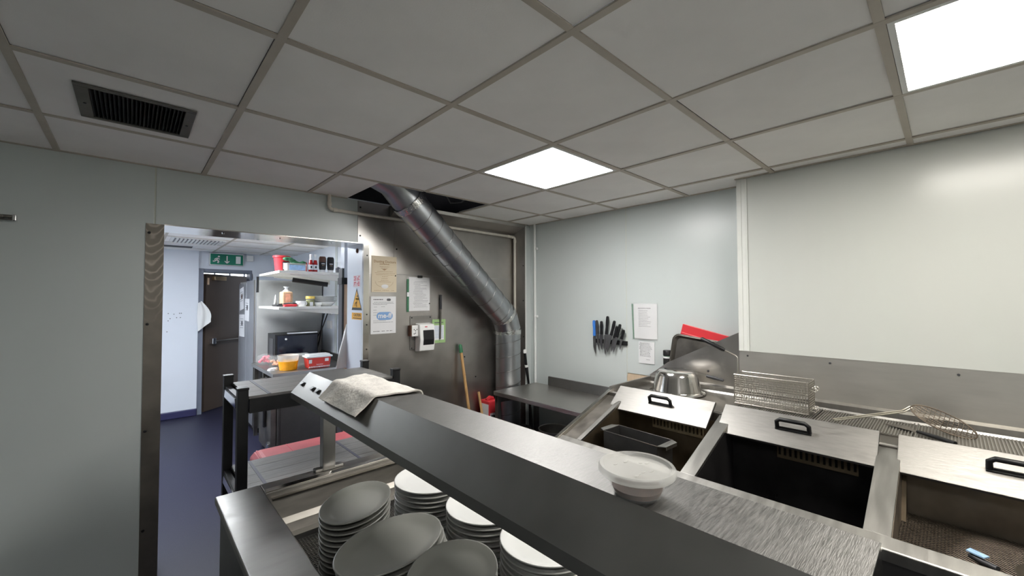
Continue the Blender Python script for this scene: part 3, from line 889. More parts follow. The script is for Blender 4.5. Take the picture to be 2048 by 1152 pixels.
# ---- knife rack
k = tag(B(2.698, XW, 0.516, 0.851, 1.248, 1.284).build('magnetic_knife_rail', 'black', bevel=0.004), 'black magnetic knife rail on the right wall', 'knife rail')
KN = [((0.831, 1.449), (0.823, 1.154), 0.030, 'blue', 'boning knife with a bright blue handle, leftmost on the rail'),
      ((0.794, 1.451), (0.781, 1.189), 0.024, 'dkgrey', 'dark knife with a curved grey handle, second from the blue one'),
      ((0.752, 1.445), (0.758, 1.195), 0.030, 'black', 'black-handled knife with a broad dark sheath, third on the rail'),
      ((0.688, 1.489), (0.724, 1.155), 0.034, 'black', 'longest black-handled knife, its handle highest on the rail'),
      ((0.612, 1.453), (0.694, 1.184), 0.046, 'black', 'broad-bladed chef knife leaning left, fifth on the rail'),
      ((0.594, 1.407), (0.659, 1.191), 0.028, 'black', 'black-handled knife half hidden behind the broad chef knife'),
      ((0.559, 1.426), (0.634, 1.189), 0.026, 'black', 'slim black knife, second from the right end of the rail'),
      ((0.532, 1.381), (0.580, 1.211), 0.022, 'black', 'shortest black knife, at the right end of the rail')]
for q, ((y0, z0), (y1, z1), w, hm, lab) in enumerate(KN):
    top, tip = V(0, y0, z0), V(0, y1, z1)
    ax = (tip - top).normalized()
    L = (tip - top).length
    sd = V(0, -ax.z, ax.y)
    xo = 2.692 - (0.012 if q in (1, 4, 6) else 0.002)
    T = frame_T((xo, y0, z0), sd, ax, V(-1, 0, 0))
    hl = L * 0.47
    t = thing('kitchen_knife', (xo, y1, z1), lab, 'knife', 'knives on the magnetic rail')
    hp = [(-0.010, 0.004), (0.002, 0.0), (0.012, 0.006), (0.013, hl * 0.3), (0.010, hl * 0.6), (0.013, hl), (-0.013, hl), (-0.011, hl * 0.6), (-0.014, hl * 0.3)]
    MB().prism(hp, 'z', -0.002, 0.012, T).build('handle', hm, t, bevel=0.003)
    bw = w
    bp = [(-0.012, hl), (0.012 if w < 0.035 else bw - 0.012, hl), (bw - 0.013, hl + 0.012), (bw - 0.015, hl + (L - hl) * 0.6), (bw * 0.3 - 0.010, L * 0.96), (-0.008, L), (-0.012, hl + (L - hl) * 0.7)]
    bm_ = 'dkgrey' if q == 2 else 'steel_front'
    MB().prism(bp, 'z', 0.003, 0.0055, T).build('blade', bm_, t)
# ================================================================== THE FRYING RANGE
YR = -2.3                                        # its right end, outside the picture
zs = lambda x: 0.850 + 0.345 * (x - 1.440)       # the sloping top
R = thing('frying_range', (2.0, -0.9, 0), 'long stainless steel frying range with three pans along the right wall', 'fryer')
B(1.448, 1.470, YR, 0.205, 0.10, 0.826).build('front_panel', 'steel_front', R)
B(1.50, 2.50, YR, 0.19, 0.0, 0.10).build('plinth', 'blackmetal', R)
MB().prism([(1.47, 0.10), (2.52, 0.10), (2.52, 1.0), (1.96, 1.0), (1.47, 0.83)], 'y', 0.190, 0.205).build('side_panel', 'steel_front', R)
MB().prism([(1.433, 0.812), (1.433, 0.848), (1.438, 0.851), (1.492, zs(1.492)), (1.492, 0.842), (1.452, 0.828), (1.452, 0.812)], 'y', YR, 0.217).build('front_rail', 'steel', R, bevel=0.002)
def slope_plate(y0, y1, dz, name, x0=1.490, x1=1.962, th=0.02, material='steel'):
    return MB().prism([(x0, zs(x0) + dz), (x1, zs(x1) + dz), (x1, zs(x1) + dz - th), (x0, zs(x0) + dz - th)], 'y', y0, y1).build(name, material, R, bevel=0.0015)
slope_plate(0.195, 0.218, 0.010, 'end_rim', 1.440, 2.02, 0.03, 'steel_shiny')
slope_plate(0.088, 0.196, -0.012, 'end_channel', material='steel_dark')
slope_plate(0.094, 0.101, -0.004, 'channel_bead', material='steel')
slope_plate(0.068, 0.088, 0.002, 'end_lip', material='steel')
slope_plate(-0.546, -0.482, 0.0, 'divider')
slope_plate(-1.172, -1.102, 0.0, 'divider')
slope_plate(-1.80, -1.730, 0.0, 'divider')
slope_plate(YR, -2.26, 0.0, 'end_rim')
B(1.955, 1.968, YR, 0.195, 0.93, 1.034).build('riser', 'steel_dark', R)
PANS = [(-0.482, 0.068, 'pan_brown'), (-1.102, -0.546, 'pan'), (-1.730, -1.172, 'pan_light'), (-2.26, -1.80, 'pan')]
for y0, y1, pm in PANS:
    pr = [(1.486, 0.52), (1.955, 0.52), (1.955, zs(1.955) - 0.012), (1.486, zs(1.486) - 0.012)]
    m = MB()
    m.prism(pr, 'y', y0 - 0.006, y0 + 0.001).prism(pr, 'y', y1 - 0.001, y1 + 0.006)
    m.box(1.484, 1.491, y0, y1, 0.52, 0.845).box(1.948, 1.956, y0, y1, 0.52, 0.99).box(1.486, 1.955, y0, y1, 0.52, 0.53)
    m.build('pan', pm, R)
# slotted plates at the back of pans one and two
for (y0, y1), pm in (((-0.405, -0.115), 'grease'), ((-1.04, -0.745), 'pan_brown')):
    m = MB()
    m.box(1.936, 1.944, y0, y1, 0.950, 0.962).box(1.936, 1.944, y0, y1, 0.888, 0.902)
    nb = 15
    for q in range(nb):
        yy = y0 + (y1 - y0) * q / (nb - 1)
        m.box(1.936, 1.944, max(y0, yy - 0.0055), min(y1, yy + 0.0055), 0.902, 0.950)
    m.build('slotted_plate', pm, R)
# third pan: flange and sump corner
B(1.905, 1.946, -1.72, -1.18, 0.965, 0.975).build('pan_flange', 'pan_light', R)
MB().prism([(1.85, 0.79), (1.945, 0.79), (1.945, 0.95)], 'y', -1.186, -1.173).build('pan_gusset', 'pan_brown', R)
# wire mesh floor of the third pan
m = MB()
mx0, mx1, my0, my1, mz = 1.495, 1.945, -1.728, -1.175, 0.79
def clipseg(x0, y0, dx, dy):
    ts = []
    t0, t1 = -9, 9
    for o, dd_, lo, hi in ((x0, dx, mx0, mx1), (y0, dy, my0, my1)):
        a, b = (lo - o) / dd_, (hi - o) / dd_
        t0, t1 = max(t0, min(a, b)), min(t1, max(a, b))
    return (t0, t1) if t1 - t0 > 0.01 else None
for sgn in (1, -1):
    o = -1.2
    while o < 1.2:
        cx, cy = (mx0 + mx1) / 2 + o, (my0 + my1) / 2
        r_ = clipseg(cx, cy, 0.64, 0.77 * sgn)
        if r_:
            a = V(cx + 0.64 * r_[0], cy + 0.77 * sgn * r_[0], mz); b = V(cx + 0.64 * r_[1], cy + 0.77 * sgn * r_[1], mz + 0.001 * sgn)
            m.tube([a, b], 0.0013, 4, caps=False)
        o += 0.0145
m.build('mesh_floor', 'wire_dark', R, kind='stuff')
B(1.491, 1.948, -1.73, -1.172, 0.745, 0.750).build('oil_tray', 'pan', R)

# lids, hinged up over the back of each pan
def lid(y0, y1, lab):
    top, bot = V(1.985, 0, 1.083), V(1.852, 0, 0.972)
    ex = (bot - top).normalized()
    nz = V(-ex.z, 0, ex.x)
    nz = nz if nz.z > 0 else -nz
    T = frame_T((top.x, 0, top.z), ex, V(0, 1, 0), ex.cross(V(0, 1, 0)))
    if (T.to_3x3() @ V(0, 0, 1)).z < 0:
        T = frame_T((top.x, 0, top.z), ex, V(0, -1, 0), ex.cross(V(0, -1, 0)))
        sg_ = -1
    else:
        sg_ = 1
    L = (bot - top).length
    a, b = (y0, y1) if sg_ > 0 else (-y1, -y0)
    lo = MB().box(0, L, a, b, -0.0025, 0, T).box(0, 0.002, a, b, -0.014, 0, T).box(L - 0.002, L, a, b, -0.014, 0, T).box(0, L, a, a + 0.002, -0.014, 0, T).box(0, L, b - 0.002, b, -0.014, 0, T)
    lo = lo.build('lid', 'lid', R)
    lo['label'] = lab
    yc = (a + b) / 2 - 0.01 * sg_
    hw = 0.062
    pts = []
    for py, px in ((-hw, 0.085), (-hw, 0.062)):
        pass
    # loop grip standing off the lid
    gp = [T @ V(0.082, yc - hw, 0.004), T @ V(0.070, yc - hw, 0.032), T @ V(0.066, yc - hw + 0.014, 0.044), T @ V(0.066, yc + hw - 0.014, 0.044), T @ V(0.070, yc + hw, 0.032), T @ V(0.082, yc + hw, 0.004)]
    MB().tube(gp, 0.0095, 10).build('handle', 'black', lo, smooth=50)
    MB().box(0.074, 0.092, yc - hw - 0.009, yc + hw + 0.009, 0.0, 0.006, T).build('handle_base', 'black', lo, bevel=0.002)
    return lo
lid(-0.452, 0.128, 'left-hand lid with a black loop handle')
lid(-1.106, -0.502, 'middle lid with a black loop handle')
lid(-1.740, -1.163, 'right-hand lid with a black loop handle')

# raised draining shelf behind
B(1.995, 2.53, YR, 0.205, 0.985, 1.018).build('drain_shelf', 'steel_dark', R, bevel=0.003)
MB().prism([(1.985, 0.99), (1.995, 0.985), (2.012, 1.018), (2.012, 1.030), (2.000, 1.032), (1.985, 1.022)], 'y', YR, 0.205).build('shelf_lip', 'steel', R)
B(1.99, 2.535, 0.203, 0.216, 0.99, 1.066).build('shelf_end_upstand', 'steel', R, bevel=0.002)
MB().prism([(2.505, 1.018), (2.512, 1.030), (2.512, 1.058), (2.532, 1.070), (2.532, 1.018)], 'y', YR, 0.205).build('shelf_back_upstand', 'steel', R)
B(2.536, XW - 0.006, -0.396, 0.216, 0.985, 1.018).build('rear_ledge', 'steel_dark', R)
sp = MB().prism([(-0.398, 1.422), (0.082, 1.178), (0.222, 1.072), (0.222, 1.0), (-0.398, 1.0)], 'x', 2.5335, 2.5355).build('splash_plate', 'steel_wall', R)
bolt((2.5325, -0.20, 1.150), (-1, 0, 0), 0.008, sp, 'dkgrey', 'knob')
bolt((2.511, -0.62, 1.048), (-1, 0, 0.3), 0.005, R, 'dkgrey')
bolt((2.511, -1.33, 1.048), (-1, 0, 0.3), 0.005, R, 'dkgrey')
# ribbed drain trays
for y0, y1 in ((-0.83, -0.48), (-1.19, -0.838), (-1.545, -1.198), (-1.90, -1.553)):
    tr = B(2.19, 2.492, y0, y1, 1.018, 1.022).build('drain_tray', 'steel_dark', R)
    m = MB()
    yy = y0 + 0.012
    while yy < y1 - 0.008:
        m.box(2.196, 2.486, yy, yy + 0.0045, 1.022, 1.026)
        yy += 0.0105
    m.build('tray_ribs', 'steel', tr, kind='stuff')
    MB().box(2.19, 2.492, y0, y0 + 0.004, 1.022, 1.029).box(2.19, 2.492, y1 - 0.004, y1, 1.022, 1.029).build('tray_edge', 'steel', tr)

# ---- narrow steel bin standing in the first pan
a = math.radians(3)
T = Matrix.Translation((1.655, -0.175, 0.53)) @ Matrix.Rotation(-a, 4, 'Z')
t = thing('steel_scrap_bin', (1.655, -0.175, 0.53), 'narrow grey steel bin with flared ends standing in the left pan', 'bin')
hw, hl, hh = 0.072, 0.160, 0.388
m = MB()
m.box(-hw, hw, -hl, hl, 0, 0.003, T).box(-hw, -hw + 0.0025, -hl, hl, 0, hh, T).box(hw - 0.0025, hw, -hl, hl, 0, hh, T).box(-hw, hw, -hl, -hl + 0.0025, 0, hh, T).box(-hw, hw, hl - 0.0025, hl, 0, hh, T)
m.build('body', mat('bin_steel', (0.17, 0.165, 0.16), 0.42, 0.9, var=0.15), t)
for s in (-1, 1):
    MB().prism([(-hw, s * hl), (hw, s * hl), (hw - 0.022, s * (hl + 0.036)), (-hw + 0.022, s * (hl + 0.036))], 'z', hh - 0.003, hh + 0.001, T).build('flared_end', 'steel', t)
    MB().prism([(-hw + 0.022, s * (hl + 0.034)), (hw - 0.022, s * (hl + 0.034)), (hw - 0.022, s * (hl + 0.036)), (-hw + 0.022, s * (hl + 0.036))], 'z', hh - 0.016, hh, T).build('flared_lip', 'steel', t)
m = MB().tube([T @ V(x, y, hh) for x, y in ((-hw, -hl), (hw, -hl), (hw, hl), (-hw, hl))], 0.002, 6, close=True)
m.build('rim', 'steel_shiny', t)

# ---- upturned bowl
t = thing('steel_bowl', (2.335, -0.075, 1.018), 'upturned steel mixing bowl on the draining shelf behind the left lid', 'bowl')
MB().lathe([(0.172, 0.001), (0.176, 0.004), (0.172, 0.008), (0.158, 0.010), (0.152, 0.022), (0.128, 0.115), (0.118, 0.137), (0.108, 0.145), (0.0, 0.147)], (2.335, -0.075, 1.018), 48).build('shell', 'steel_shiny', t, smooth=60)
MB().tube([V(2.335 + 0.174 * math.cos(2 * PI * q / 40), -0.075 + 0.174 * math.sin(2 * PI * q / 40), 1.0225) for q in range(40)], 0.004, 6, close=True).build('rolled_rim', 'steel_dark', t, smooth=True)

# ---- palette knife against the splash plate
t = thing('palette_knife', (2.51, -0.2, 1.07), 'black-handled palette knife lying behind the upturned bowl', 'knife')
MB().tube([V(2.522, -0.195, 1.118), V(2.522, -0.235, 1.112), V(2.522, -0.300, 1.102)], [0.009, 0.012, 0.007], 10).build('handle', 'dkgrey', t, smooth=50)
MB().prism([(-0.195, 1.110), (-0.195, 1.126), (-0.02, 1.156), (-0.01, 1.148), (-0.02, 1.138)], 'x', 2.520, 2.524).build('blade', 'steel', t)

# ---- fry basket
t = thing('fry_basket', (2.33, -0.63, 1.03), 'wire chip basket with a long black-gripped handle on the draining shelf', 'basket')
bx0, bx1, by0, by1, bz0, bz1 = 2.275, 2.41, -0.805, -0.448, 1.032, 1.195
m = MB()
def grid(o, e1, e2, l1, l2, p_, m):
    o = Vector(o); e1 = Vector(e1); e2 = Vector(e2)
    n1, n2 = int(l1 / p_), int(l2 / p_)
    for q in range(n1 + 1):
        a_ = o + e1 * (l1 * q / n1)
        m.tube([a_, a_ + e2 * l2], 0.0014, 4, caps=False)
    for q in range(n2 + 1):
        a_ = o + e2 * (l2 * q / n2)
        m.tube([a_, a_ + e1 * l1], 0.0014, 4, caps=False)
gp_ = 0.0125
grid((bx0, by0, bz0), (0, 1, 0), (0, 0, 1), by1 - by0, bz1 - bz0, gp_, m)
grid((bx1, by0, bz0), (0, 1, 0), (0, 0, 1), by1 - by0, bz1 - bz0, gp_, m)
grid((bx0, by0, bz0), (1, 0, 0), (0, 0, 1), bx1 - bx0, bz1 - bz0, gp_, m)
grid((bx0, by1, bz0), (1, 0, 0), (0, 0, 1), bx1 - bx0, bz1 - bz0, gp_, m)
grid((bx0, by0, bz0), (1, 0, 0), (0, 1, 0), bx1 - bx0, by1 - by0, gp_, m)
m.build('wire_mesh', 'wire', t, kind='stuff')
fr_ = MB()
for z in (bz0, bz1):
    fr_.tube([V(bx0, by0, z), V(bx1, by0, z), V(bx1, by1, z), V(bx0, by1, z)], 0.0032, 6, close=True)
for x in (bx0, bx1):
    for y in (by0, by1):
        fr_.tube([V(x, y, bz0), V(x, y, bz1)], 0.0028, 6)
fr_.build('wire_frame', 'wire', t, smooth=40)
hd = MB().tube([V(2.35, by1, bz1), V(2.345, by1 + 0.004, 1.285), V(2.345, by1 + 0.012, 1.293), V(2.34, -0.375, 1.322)], 0.0042, 8).tube([V(2.333, by1, bz1 - 0.03), V(2.345, by1 + 0.003, 1.28)], 0.0035, 8).build('handle', 'wire', t, smooth=50)
MB().tube([V(2.34, -0.377, 1.321), V(2.338, -0.365, 1.327), V(2.330, -0.245, 1.383), V(2.330, -0.238, 1.386)], [0.008, 0.0125, 0.0115, 0.006], 12).build('grip', 'black', hd, smooth=50)
for z in (bz0 + 0.012, bz1 - 0.045):
    MB().tube([V(2.32, by0, z)] + arc((2.32, by0 - 0.016, z + 0.006), (0, -1, 0), (0, 0, 1), 0.011, -1.2, 2.2, 8), 0.003, 6).build('hook', 'wire', t, smooth=50)
    MB().tube([V(2.37, by0, z)] + arc((2.37, by0 - 0.016, z + 0.006), (0, -1, 0), (0, 0, 1), 0.011, -1.2, 2.2, 8), 0.003, 6).build('hook', 'wire', t, smooth=50)

# ---- wire skimmer
t = thing('wire_skimmer', (2.4, -1.2, 1.03), 'long-handled wire skimmer lying across the drain trays', 'skimmer')
na, nb = V(2.225, -0.915, 1.040), V(2.452, -1.150, 1.085)
nk = V(2.470, -1.178, 1.108)
off = V(0.004, 0.004, 0.002)
MB().tube([na + off, nb + off, nk + off], 0.0032, 8).tube([na - off, nb - off, nk - off], 0.0032, 8).build('handle', mat('skimmer_wire', (0.75, 0.70, 0.60), 0.3, 1, var=0.05), t, smooth=50)
tip = V(2.385, -1.385, 1.034)
cen = (nk + tip) / 2
la = (tip - nk) / 2
wa = V(0.042, -0.012, 0.030)
dn = la.cross(wa).normalized()
dn = dn if dn.z < 0 else -dn
ringp = [cen + la * math.cos(2 * PI * q / 36) + wa * math.sin(2 * PI * q / 36) for q in range(36)]
MB().tube(ringp, 0.0032, 6, close=True).build('rim', 'wire_dark', t, smooth=True)
m = MB()
for q in range(1, 9):
    s = -1 + 2 * q / 9
    c1 = math.sqrt(1 - s * s)
    m.tube([cen + wa * s + la * (c1 * u_) + dn * 0.025 * (1 - u_ * u_) * (1 - s * s) for u_ in (-1, -0.5, 0, 0.5, 1)], 0.0014, 5)
for q in range(1, 14):
    s = -1 + 2 * q / 14
    c1 = math.sqrt(1 - s * s)
    m.tube([cen + la * s + wa * (c1 * u_) + dn * 0.025 * (1 - u_ * u_) * (1 - s * s) for u_ in (-1, -0.5, 0, 0.5, 1)], 0.0014, 5)
m.build('wire_bowl', 'wire_dark', t, kind='stuff')
t = thing('scraper', (2.24, -1.27, 1.026), 'small black-handled scraper on the drain tray beneath the skimmer', 'scraper')
MB().tube([V(2.300, -1.205, 1.034), V(2.24, -1.268, 1.036), V(2.19, -1.320, 1.036)], [0.007, 0.010, 0.009], 8).build('handle', 'black', t, smooth=50)
MB().prism([(2.297, -1.200), (2.304, -1.208), (2.40, -1.16), (2.36, -1.09)], 'z', 1.0295, 1.031).build('blade', 'steel_dark', t)

# ---- scoop lying in the third pan
t = thing('pan_scoop', (1.66, -1.42, 0.792), 'dark scoop with a pale blue tag lying on the mesh of the right pan', 'scoop')
MB().tube([V(1.700, -1.345, 0.802), V(1.680, -1.365, 0.802), V(1.655, -1.40, 0.803)], 0.009, 8).build('handle', 'dkgrey', t, smooth=50)
MB().prism([(1.69, -1.335), (1.715, -1.345), (1.690, -1.385), (1.668, -1.372)], 'z', 0.815, 0.819).build('tag', 'blueice', t)
MB().lathe([(0.0, 0.001), (0.055, 0.003), (0.075, 0.020), (0.073, 0.022), (0.054, 0.006), (0.0, 0.004)], (1.66, -1.50, 0.792), 24, 1.25, 0.9).build('bowl', 'pan_light', t, smooth=50)

# ---- boards, tray and jar standing between splash plate and wall
def rot_rect(yc, zc, w, hh, ang, x, lean=0.0):
    ca, sa = math.cos(ang), math.sin(ang)
    ex, ey = V(0, -ca, -sa), V(lean, -sa, ca)
    return frame_T((x, yc, zc), ex, ey)
T = rot_rect(-0.150, 1.233, 0.42, 0.34, math.radians(13), 2.652, 0.08)
t = tag(MB().box(-0.22, 0.21, -0.175, 0.175, -0.006, 0.006, T).build('chopping_board', 'red', bevel=0.004), 'red plastic chopping board leaning against the right wall', 'chopping board')
T = rot_rect(-0.145, 1.195, 0.42, 0.30, math.radians(13), 2.632, 0.08)
t = tag(MB().box(-0.215, 0.21, -0.16, 0.155, -0.006, 0.004, T).build('chopping_board', 'red', bevel=0.004), 'second red chopping board, nearly hidden behind the baking tray', 'chopping board')
T = rot_rect(-0.150, 1.203, 0.45, 0.30, math.radians(7), 2.592, 0.07)
def rrect(w, hh, r, n=6):
    pts = []
    for cx, cy, a0 in ((w / 2 - r, hh / 2 - r, 0), (-w / 2 + r, hh / 2 - r, PI / 2), (-w / 2 + r, -hh / 2 + r, PI), (w / 2 - r, -hh / 2 + r, 3 * PI / 2)):
        pts += [(cx + r * math.cos(a0 + PI / 2 * k_ / n), cy + r * math.sin(a0 + PI / 2 * k_ / n)) for k_ in range(n + 1)]
    return pts
t = thing('baking_tray', (2.58, -0.17, 1.03), 'dark rounded baking tray standing behind the splash plate', 'baking tray')
out, inn, flo = rrect(0.46, 0.310, 0.05), rrect(0.445, 0.295, 0.045), rrect(0.41, 0.260, 0.035)
n = len(out)
vs = [T @ V(x, y, 0.020) for x, y in out] + [T @ V(x, y, 0.022) for x, y in inn] + [T @ V(x, y, 0.001) for x, y in flo]
vs += [T @ V(x, y, 0.017) for x, y in out] + [T @ V(x, y, 0.018) for x, y in inn] + [T @ V(x, y, -0.002) for x, y in flo]
fs = []
for s in range(n):
    s2 = (s + 1) % n
    fs += [(s, s2, n + s2, n + s), (n + s, n + s2, 2 * n + s2, 2 * n + s), (3 * n + s, 4 * n + s, 4 * n + s2, 3 * n + s2), (4 * n + s, 5 * n + s, 5 * n + s2, 4 * n + s2), (s, 3 * n + s, 3 * n + s2, s2)]
fs += [list(range(2 * n, 3 * n)), list(range(5 * n, 6 * n))[::-1]]
MB().add(vs, fs).build('pan', 'steel_dark', t, smooth=30)
MB().tube([T @ V(x, y, 0.021) for x, y in out], 0.0035, 6, close=True).build('rolled_rim', 'steel_dark', t, smooth=True)
t = thing('herb_jar', (2.60, 0.115, 1.018), 'small jar with a black lid and green label beside the red boards', 'jar')
MB().lathe([(0, 0), (0.028, 0), (0.030, 0.004), (0.030, 0.190), (0.027, 0.2), (0, 0.2)], (2.60, 0.115, 1.018), 20).build('body', 'green', t, smooth=50)
MB().lathe([(0.0305, 0.150), (0.031, 0.15), (0.031, 0.193), (0.0305, 0.193)], (2.60, 0.115, 1.018), 20).build('white_band', 'paper', t)
MB().lathe([(0.0312, 0.135), (0.0315, 0.135), (0.0315, 0.18), (0.0312, 0.18)], (2.60, 0.115, 1.018), 20).build('dark_band', 'ink', t)
MB().lathe([(0, 0.198), (0.032, 0.198), (0.032, 0.232), (0.029, 0.237), (0, 0.237)], (2.60, 0.115, 1.018), 20).build('lid', 'black', t, smooth=50)
# ================================================================== STEEL TABLE IN THE CORNER AND WHAT STANDS ROUND IT
t = thing('steel_table', (2.33, 0.87, 0), 'low stainless steel table with an upstand in the far corner', 'table')
B(2.055, 2.60, 0.232, 1.462, 0.785, 0.822).build('tabletop', 'steel_wall', t, bevel=0.004)
B(2.586, 2.602, 0.232, 1.290, 0.822, 0.905).build('upstand', 'steel_front', t, bevel=0.002)
for x in (2.065, 2.555):
    for y in (0.25, 1.415):
        B(x, x + 0.038, y, y + 0.038, 0.0, 0.785).build('leg', 'steel_front', t)
B(2.065, 2.593, 1.425, 1.440, 0.72, 0.785).build('apron', 'steel_front', t)

def broomstick(name, top, bot, r, label, tipmat=None):
    t = thing(name, bot, label, 'broom')
    top, bot = Vector(top), Vector(bot)
    ax = (bot - top).normalized()
    MB().tube([top + ax * (0.06 if tipmat else 0), bot - ax * 0.03], r, 12).build('handle', 'wood', t, smooth=40)
    if tipmat:
        MB().tube([top - ax * 0.012, top, top + ax * 0.065], [r * 0.55, r * 1.2, r * 1.35], 12).build('tip', tipmat, t, smooth=50)
    hb = MB().box(bot.x - 0.13, bot.x + 0.13, bot.y - 0.025, bot.y + 0.025, 0.055, 0.095).build('head', 'wood', t, bevel=0.006)
    MB().prism([(bot.x - 0.125, 0.056), (bot.x + 0.125, 0.056), (bot.x + 0.14, 0.0), (bot.x - 0.14, 0.0)], 'y', bot.y - 0.022, bot.y + 0.022).build('bristles', 'dkgrey', hb)
    return t
broomstick('broom', (1.902, 1.752, 1.212), (1.978, 1.60, 0.11), 0.0135, 'wooden broom with a green tip leaning on the steel wall', 'green')
tag(MB().tube([V(2.103, 1.735, 0.762), V(2.090, 1.52, 0.0)], 0.0115, 12).build('wooden_stick', 'wood', smooth=40), 'short wooden stick standing beside the red sack', 'stick')
t = thing('red_sack', (2.18, 1.66, 0), 'red and white printed paper sack standing next to the duct', 'sack')
B(2.120, 2.246, 1.60, 1.735, 0.0, 0.69).build('bag', 'red', t, bevel=0.012)
B(2.130, 2.240, 1.598, 1.602, 0.45, 0.58).build('printed_panel', 'paper_pink', t)
B(2.14, 2.23, 1.596, 1.599, 0.46, 0.56).build('dark_print', 'ink', t)
B(2.1185, 2.1205, 1.61, 1.72, 0.05, 0.66).build('white_side', 'paper', t)
MB().tube([V(2.14, 1.665, 0.69), V(2.18, 1.667, 0.705), V(2.225, 1.67, 0.695)], [0.015, 0.022, 0.015], 8).build('rolled_top', 'red', t, smooth=50)
t = thing('long_brush', (2.655, 1.60, 0), 'black-handled brush with white bands tucked behind the duct', 'brush')
bp_ = [V(2.601, 1.612, 1.10), V(2.618, 1.610, 0.95), V(2.640, 1.60, 0.78), V(2.66, 1.59, 0.10)]
MB().tube([bp_[0], bp_[1], bp_[1] + V(0, 0, -0.001), bp_[2], bp_[3]], [0.011, 0.012, 0.017, 0.010, 0.010], 10).build('handle', 'black', t, smooth=40)
MB().lathe([(0, -0.022), (0.016, -0.018), (0.02, 0), (0.014, 0.018), (0, 0.022)], bp_[0] + V(-0.004, 0, 0.01), 12).build('knob', 'white', t, smooth=50)
MB().tube([V(2.6165, 1.611, 0.972), V(2.619, 1.610, 0.950)], 0.018, 12).build('band', 'white', t, smooth=40)
MB().lathe([(0, 0), (0.05, 0), (0.055, 0.05), (0.03, 0.10), (0, 0.10)], (2.66, 1.59, 0), 16).build('brush_head', 'mop', t, smooth=40)
# bucket, mop
t = thing('steel_bucket', (2.47, 1.12, 0), 'dark grey bucket standing under the steel table', 'bucket')
MB().lathe([(0, 0.001), (0.105, 0), (0.108, 0.006), (0.135, 0.47), (0.139, 0.47), (0.139, 0.48), (0.131, 0.48), (0.128, 0.46), (0.102, 0.012), (0, 0.012)], (2.47, 1.12, 0), 32).build('body', 'steel', t, smooth=50)
MB().tube(arc((2.47, 1.12, 0.46), (-0.80, 0.6, 0), (0.3, 0.4, -0.7), 0.142, 0, PI, 14), 0.004, 6).build('bail', 'steel_dark', t, smooth=True)
MB().tube([V(2.47 + 0.137 * math.cos(2 * PI * q / 32), 1.12 + 0.137 * math.sin(2 * PI * q / 32), 0.478) for q in range(32)], 0.0045, 6, close=True).build('rim', 'steel', t, smooth=True)
t = thing('mop', (2.30, 1.33, 0), 'dark stringy mop standing head-up under the steel table', 'mop')
MB().tube([V(2.28, 1.30, 0.0), V(2.33, 1.36, 0.40)], 0.011, 8).build('handle', 'black', t, smooth=40)
m = MB()
for q in range(90):
    a = random.uniform(0, 2 * PI)
    r_ = random.uniform(0.05, 0.11)
    h_ = random.uniform(-0.16, 0.05)
    c = V(2.33, 1.36, 0.42)
    m.tube([c, c + V(math.cos(a) * r_ * 0.6, math.sin(a) * r_ * 0.6, 0.05), c + V(math.cos(a) * r_, math.sin(a) * r_, h_)], 0.006, 5)
m.build('strands', 'mop', t, smooth=True, kind='stuff')
t = tag(MB().tube([V(2.40, 1.27, 0.0), V(2.41, 1.36, 0.70)], 0.010, 8).build('black_pole', 'black', smooth=40), 'black pole standing upright beside the bucket under the table', 'pole')

# ================================================================== HOT CUPBOARD (SERVING COUNTER) WITH THE PLATE WELL
C = thing('hot_cupboard', (0.37, -0.6, 0), 'stainless steel serving counter with a sunken plate well in front of the gantry', 'counter')
ZC, YC0, YC1 = 0.880, -1.9, 0.625
WX0, WX1, WY0, WY1, WZ = 0.088, 0.745, -1.2, 0.522, 0.690
B(-0.062, WX0, YC0, YC1, ZC - 0.03, ZC).build('left_rim', 'steel', C, bevel=0.006, seg=3)
B(WX0, WX1, WY1, YC1, ZC - 0.03, ZC).build('back_rim', 'steel', C, bevel=0.003)
B(WX1, 0.83, YC0, YC1, ZC - 0.03, ZC).build('right_rim', 'steel', C, bevel=0.004)
B(WX0, WX1, YC0, WY0, ZC - 0.03, ZC).build('front_rim', 'steel', C, bevel=0.003)
MB().prism([(WY1, ZC), (WY1 - 0.004, ZC + 0.006), (WY1 + 0.012, ZC + 0.012), (WY1 + 0.022, ZC + 0.006), (WY1 + 0.022, ZC)], 'x', WX0, 0.80).build('back_bead', 'steel_shiny', C)
m = MB()
m.box(WX0 - 0.004, WX0, WY0, WY1, WZ, ZC - 0.005).box(WX1, WX1 + 0.004, WY0, WY1, WZ, ZC - 0.005).box(WX0, WX1, WY0 - 0.004, WY0, WZ, ZC - 0.005)
m.build('well_walls', 'steel', C)
MB().prism([(WY1 - 0.004, ZC - 0.004), (WY1, ZC - 0.004), (WY1, WZ), (WY1 - 0.022, WZ), (WY1 - 0.020, 0.745), (WY1 - 0.004, 0.765)], 'x', WX0, WX1).build('well_back', 'well', C)
B(WX0 + 0.02, WX1, WY1 - 0.020, WY1 - 0.006, ZC - 0.030, ZC - 0.022).build('well_ledge', 'steel_dark', C)
B(WX0, WX1, WY0, WY1, WZ - 0.02, WZ - 0.006).build('well_floor', 'blackmetal', C)
m = MB()
q = WY0 + 0.006
while q < WY1 - 0.02:
    m.box(WX0 + 0.002, WX1 - 0.002, q, q + 0.0022, WZ - 0.004, WZ - 0.001); q += 0.011
q = WX0 + 0.006
while q < WX1:
    m.box(q, q + 0.0022, WY0 + 0.002, WY1 - 0.022, WZ - 0.0055, WZ - 0.0025); q += 0.011
m.build('well_mesh', 'steel_front', C, kind='stuff')
B(WX0 + 0.004, WX1, WY1 - 0.06, WY1 - 0.022, WZ - 0.004, WZ + 0.018).build('well_bar', 'steel_front', C)
